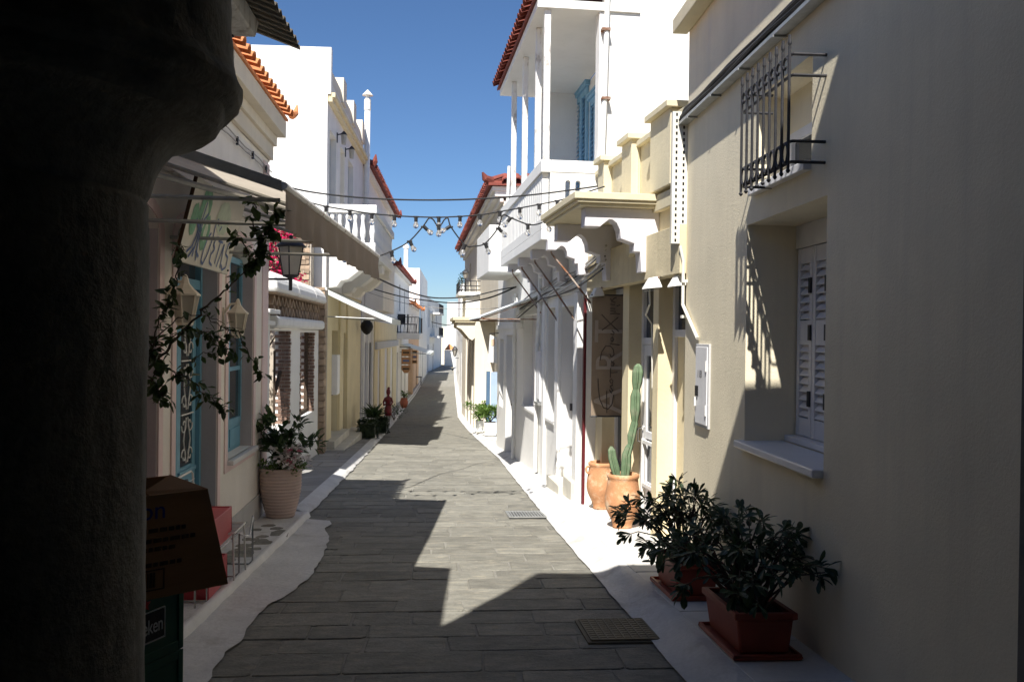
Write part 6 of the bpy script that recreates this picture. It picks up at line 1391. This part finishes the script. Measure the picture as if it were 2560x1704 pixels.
for (x, y, w, d, h, lb, rt, m) in ((2.15, 112, 1.3, 4, 1.9, 'tiny white house with an orange roof closing the street', 1, WHITE), (3.0, 125, 5, 6, 5.5, 'pale house stepping down toward the sea on the right', 0, CREAM), (-6, 130, 6, 6, 4.5, 'far white house below the street on the left', 1, WHITE), (4.6, 120, 3.4, 5, 8.6, 'tall rough white house above the tiny orange roof', 0, WHITE2), (9, 140, 6, 6, 6.5, 'far white block on the right of the street end', 0, WHITE)):
    zb = gz(y)-.6; F1 = Fac((x, y), (x, y+d), 'L', zb)
    far_house(F1, 'distant_house', lb, 0, d, zb, zb+.6+h, w, m, None, zb+1.5, [(1, 2, zb+2.0, zb+2.7)], [], roof=rt, tiles=False, rise=.8, tm=TERRAO)
hl = MB(Free((0, 0, -17.5))); P = []
for j in range(2): P.append([(-9000+300*i, 16000+1500*j, (0 if j == 0 else 130+90*nzf(i*.13)+45*nzf(i*.5, 4))) for i in range(61)])
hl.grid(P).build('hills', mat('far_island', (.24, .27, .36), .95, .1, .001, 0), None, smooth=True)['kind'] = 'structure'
# ------------------------------------------------------------------ small things along the left pavement
def on(x, y, off=.07): return G(x, y, off)
def boxhedge(x, y, w, h, label, seed):
    p = on(x, y); s = p.y/FPX; W_, H_ = w*s, h*s
    t = thing('box_shrub', Free((p.x, p.y+W_/2, p.z)), label, 'shrub', 'clipped shrubs on the left pavement'); R = random.Random(seed); lf = MB(Free((0, 0, 0))); e = []
    for _ in range(1100):
        v = Vector((R.uniform(-1, 1), R.uniform(-1, 1), R.uniform(0, 1))); k = R.choice((0, 1, 2))
        if k == 0: v.x = R.choice((-1, 1))
        elif k == 1: v.y = R.choice((-1, 1))
        else: v.z = 1
        e.append(((v.x*W_/2*(1-.08*v.z)+R.gauss(0, .015), v.y*W_/2+R.gauss(0, .015), .04+v.z*(H_-.05)+R.gauss(0, .02)), (v.x, v.y, v.z)))
    leaves(lf, e, .055, .6, .2, 1, .012, R); lf.build('foliage', HEDGE, t, kind='stuff', merge=False)
    MB(Free((0, 0, 0))).box(-W_*.4, W_*.4, -W_*.4, W_*.4, .02, H_*.85).build('core', HEDGE, t); return t
boxhedge(917, 1097, 46, 42, 'dark clipped box shrub, nearest on the left pavement', 1)
boxhedge(954, 1085, 26, 36, 'smaller clipped box shrub behind the nearest one', 2)
p = on(933, 1083); t = thing('square_pot', Free((p.x, p.y+.3, p.z)), 'white square pot between the clipped shrubs', 'flower pot'); MB(Free((0, 0, 0))).hexa([(-.2, -.2, 0), (.2, -.2, 0), (.2, .2, 0), (-.2, .2, 0), (-.23, -.23, .42), (.23, -.23, .42), (.23, .23, .42), (-.23, .23, .42)]).build('body', WHITE2, t, bevel=.01); MB(Free((0, 0, 0))).box(-.2, .2, -.2, .2, .42, .425).build('soil', SOIL, t)
sp = thing('spiky_plant', Free((p.x, p.y+.3, p.z+.42)), 'spiky plant in the white square pot', 'plant'); R = random.Random(6); lf = MB(Free((0, 0, 0)))
leaves(lf, [((0, 0, .02), (cos(a)*q, sin(a)*q, .8)) for a, q in [(R.uniform(0, 6.28), R.uniform(.2, 1.1)) for _ in range(90)]], .40, .09, .2, 1, .02, R); lf.build('foliage', LEAFS, sp, kind='stuff', merge=False)
bushy(tuple(on(985, 1050)), 260, .35, .35, .5, .07, LEAFS, 'loose grey-green plant beside the red figure', 'plant', seed=12, name='loose_plant')
# red standing figure
p = on(970, 1062); fg = thing('red_figure', Free(tuple(p), -.3), 'dark red glazed figure with crossed arms on thin iron legs', 'sculpture'); fg.scale = (.60, .60, .72); F0 = Free((0, 0, .0)); s = p.y/FPX; H0 = 100*s/1.35
h0 = .42*H0
m = MB(F0); pr = [(.02, h0), (.16, h0+.02), (.205, h0+.12), (.21, h0+.26), (.17, h0+.40), (.135, h0+.48), (.155, h0+.60), (.20, h0+.74), (.19, h0+.82), (.08, h0+.88), (.055, h0+.93), (.06, h0+.95), (.10, h0+1.0), (.115, h0+1.08), (.10, h0+1.17), (.05, h0+1.22), (.01, h0+1.23)]
m.lathe(pr, (0, 0, 0), 20); m.build('body', SKINR, fg, smooth=True)
for sgn in (-1, 1): MB(F0).tube([(sgn*.17, 0, h0+.80), (sgn*.25, -.04, h0+.62), (sgn*.20, -.15, h0+.50), (-sgn*.02, -.20, h0+.56)], [.055, .05, .045, .035], 8).build('arm', SKINR, fg, smooth=True)
MB(F0).lathe([(.02, 0), (.07, .02), (.075, .06), (.02, .1)], (0, .06, h0+1.20), 12).build('hair_bun', SKINR, fg, smooth=True)
for sgn in (-1, 1): MB(F0).tube([(sgn*.07, 0, h0+.03), (sgn*.08, 0, 0)], .014, 6).build('leg', IRON, fg)
p = on(1010, 1019); t = thing('terracotta_pot', Free(tuple(p)), 'round terracotta pot with a small plant by the red pole', 'flower pot'); MB(Free((0, 0, 0))).lathe([(.16, 0), (.28, .25), (.30, .42), (.24, .58), (.22, .66), (.25, .70), (.2, .68), (0, .64)], (0, 0, 0), 20).build('pot', CLAYR, t, smooth=True); t.scale = (.6, .6, .62)
bushy((p.x, p.y, p.z+.40), 160, .22, .22, .30, .09, LEAFG, 'small green plant in the round terracotta pot', 'plant', seed=21, name='pot_plant')
# wooden hanging signs, little awning, wall lantern, bench
zw = lambda x, y, w=.4: LL.px(x, y, w)
def wsign(x0, x1, y0, y1, Y, label, point=True):
    a = onY(x0, y0, Y); b = onY(x1, y1, Y); t = thing('wooden_sign', Free((a.x, Y, b.z)), label, 'sign', 'wooden signs'); w, h = b.x-a.x, a.z-b.z; F0 = Free((0, 0, 0)); n = 3
    for k in range(n):
        z0 = h*k/n+.03; z1 = h*(k+1)/n-.03
        MB(F0).prism([(0, z0), (w, z0), (w, z1), (0, z1)] if (k or not point) else [(0, h*.16), (w*.3, .0), (w*.7, 0), (w, h*.16), (w, z1), (0, z1)], 1, -.03, 0).build('board', WOODS, t)
        MB(F0).box(w*.15, w*.85, -.034, -.031, (z0+z1)/2-.04, (z0+z1)/2+.05).build('painted_mark', SBLUE if k == 1 else BARK, t)
    MB(F0).tube([(-.3, -.015, h+.08), (w, -.015, h+.08)], .02, 5).build('bracket', IRON, t)
wsign(1004, 1026, 871, 932, 44, 'wooden hanging sign of three boards with a painted fish')
wsign(1030, 1043, 874, 910, 50, 'plain wooden hanging sign behind the fish sign', False)
sa = thing('small_white_awning', LL, 'small white awning over the peach shopfronts', 'awning')
P = [[(J(44)+1.5*i, 1.5*q, .95-.45*q) for q in (0, .5, 1)] for i in range(6)]; MB(LL).grid(P).build('canvas', WAWN, sa, smooth=True)
P = [[(J(44)+1.5*i, 1.505, .50-s) for s in (0, .09, .18)] for i in range(6)]; MB(LL).grid(P).build('valance', WAWN, sa); MB(LL).tube([(J(44), 0, .6), (J(44), 1.48, .48)], .02, 5).build('arm', GALV, sa)
gd = L3.world(K(24.9), .25, 0); sph = onX(917, 816, gd.x); t = thing('globe_lamp', Free(tuple(sph)), 'black globe lamp hanging from the white shop house', 'lamp')
MB(Free((0, 0, 0))).lathe([(.005, -.24), (.08, -.20), (.16, -.10), (.185, 0), (.16, .1), (.1, .15), (.1, .2)], (0, 0, 0), 16).build('shade', BLACKL, t, smooth=True); MB(Free((0, 0, 0))).tube([(0, 0, .2), (-.2, 0, .22)], .015, 5).build('bracket', IRON, t)
bn2 = on(1040, 962); t = thing('iron_bench', Free(tuple(bn2)), 'small black iron chair on the left pavement far down the street', 'chair'); F0 = Free((0, 0, 0))
MB(F0).box(-.4, .4, -.3, .3, .55, .6).build('seat', IRON, t); MB(F0).box(-.45, -.4, -.3, .3, .6, 1.5).build('backrest', IRON, t)
for x in (-.35, .35):
    for y in (-.25, .25): MB(F0).tube([(x, y, 0), (x, y, .55)], .03, 5).build('leg', IRON, t)
# street lanterns far right
for (x, y, Y, lb) in ((1137, 880, 58, 'far black street lantern on a wall bracket'),):
    p = onY(x, y, Y); t = thing('wall_street_lamp', Free(tuple(p)), lb, 'street lamp'); t.scale = (.6, .6, .55); F0 = Free((0, 0, 0))
    MB(F0).lathe([(.10, -.5), (.28, .3)], (0, 0, 0), 6).build('glass', LANTG, t); MB(F0).lathe([(.34, .3), (.2, .55), (.03, .8)], (0, 0, 0), 6).build('cap', IRON, t)
    f = MB(F0)
    for k in range(6): f.tube([(.1*cos(k*pi/3), .1*sin(k*pi/3), -.5), (.29*cos(k*pi/3), .29*sin(k*pi/3), .3)], .03, 4)
    f.build('cage', IRON, t); MB(F0).tube([(0, 0, -.5), (0, 0, -.7), (.9, 0, -.7)], .04, 5).build('bracket', IRON, t)
# ------------------------------------------------------------------ overhead cables and string lights
def cable(pts, r, m, label, name='overhead_cable'):
    P = [onY(x, y, Y) for x, y, Y in pts]; S = []
    for i in range(len(P)-1):
        a, b = P[i], P[i+1]; a0 = P[max(i-1, 0)]; b1 = P[min(i+2, len(P)-1)]
        for k in range(6):
            t = k/6; t2 = t*t; t3 = t2*t
            S.append(.5*((2*a)+(b-a0)*t+(2*a0-5*a+4*b-b1)*t2+(3*a-a0-3*b+b1)*t3))
    S.append(P[-1]); mb = MB(Free((0, 0, 0))).tube(S, r, 6); 
    if label is None: return S, mb
    t = mb.build(name, m, None, smooth=True); tag(t, label, 'cable', 'cables across the street'); return S
cable([(672, 452, 10.35), (760, 477, 10.4), (900, 494, 10.4), (1050, 500, 10.4), (1200, 497, 10.4), (1350, 485, 10.4), (1512, 463, 10.4)], .010, CABLE, 'upper black cable across the street above the string lights')
cable([(800, 597, 10.3), (870, 652, 11), (960, 703, 12.5), (1040, 735, 13.5), (1100, 745, 14.5), (1180, 740, 15.5), (1250, 724, 16.5), (1290, 717, 17)], .012, CABLE, 'thick black cable sagging from the awning to the white wall')
cable([(910, 715, 26), (990, 738, 24), (1060, 750, 22), (1140, 757, 20), (1220, 745, 18), (1290, 717, 17)], .016, CABLE, 'black cable from the white shop house to the white wall')
cable([(912, 728, 26), (1000, 755, 24), (1100, 770, 21), (1200, 772, 18), (1300, 765, 16.5)], .007, CABLEG, 'thin grey wire below the black cables')
cable([(1080, 805, 60), (1120, 812, 58), (1150, 800, 55)], .03, CABLE, 'short black cable far down the street')
def bulbs_on(t, spots, Y):
    for (x, y, ang) in spots:
        p = onY(x, y, Y); d = Vector((sin(ang), 0, -cos(ang)))
        s = MB(Free((0, 0, 0))).tube([p+Vector((0, 0, .006)), p+d*.055], .020, 8).tube([p-Vector((.03, 0, 0)), p+Vector((.03, 0, 0))], .011, 6).build('socket', CABLE, t)
        b = p+d*.055; u = d.orthogonal().normalized(); v = d.cross(u)
        m = MB(Free((0, 0, 0))); rings = [(.014, 0), (.020, .012), (.030, .035), (.031, .05), (.022, .068), (.004, .076)]; k = 10
        for r, h in rings:
            for j in range(k): m.v.append(b+d*h+u*r*cos(2*pi*j/k)+v*r*sin(2*pi*j/k))
        for i in range(len(rings)-1):
            for j in range(k): m.fc.append((i*k+j, i*k+(j+1) % k, (i+1)*k+(j+1) % k, (i+1)*k+j))
        m.build('bulb', BULB, s, smooth=True)
def festoon(pts, spots, Y, label):
    t = thing('string_lights', Free((0, 0, 0)), label, 'string lights', 'string lights across the street')
    S, mb = cable([(x, y, Y) for x, y in pts], .0085, CABLE, None); mb.build('wire', CABLE, t, smooth=True); bulbs_on(t, spots, Y)
F1p = [(770, 505), (815, 516), (875, 526), (930, 534), (986, 539), (1040, 542), (1097, 543), (1150, 541), (1200, 537), (1250, 529), (1300, 520), (1348, 511), (1393, 502), (1430, 492), (1512, 466)]
festoon(F1p, [(x, y, 0) for x, y in F1p[1:13]], 9.9, 'upper string of clear bulbs on a black wire across the street')
F2p = [(735, 560), (800, 590), (862, 627), (920, 636), (944, 640), (978, 628), (1022, 604), (1058, 565), (1072, 546), (1083, 549), (1090, 560), (1097, 563), (1104, 560), (1111, 549), (1120, 546), (1128, 568), (1162, 612), (1185, 615), (1213, 608), (1245, 570), (1257, 538), (1278, 545), (1320, 561), (1345, 560), (1368, 550)]
festoon(F2p, [(862, 627, 0), (920, 636, 0), (978, 630, .25), (1024, 603, .5), (1059, 567, .9), (1097, 563, 0), (1126, 567, -1.1), (1162, 612, -.25), (1213, 609, .4), (1246, 571, .8), (1277, 545, -.7), (1320, 561, 0), (1367, 552, .3)], 9.85, 'lower looping string of clear bulbs hung in swags below the upper one')
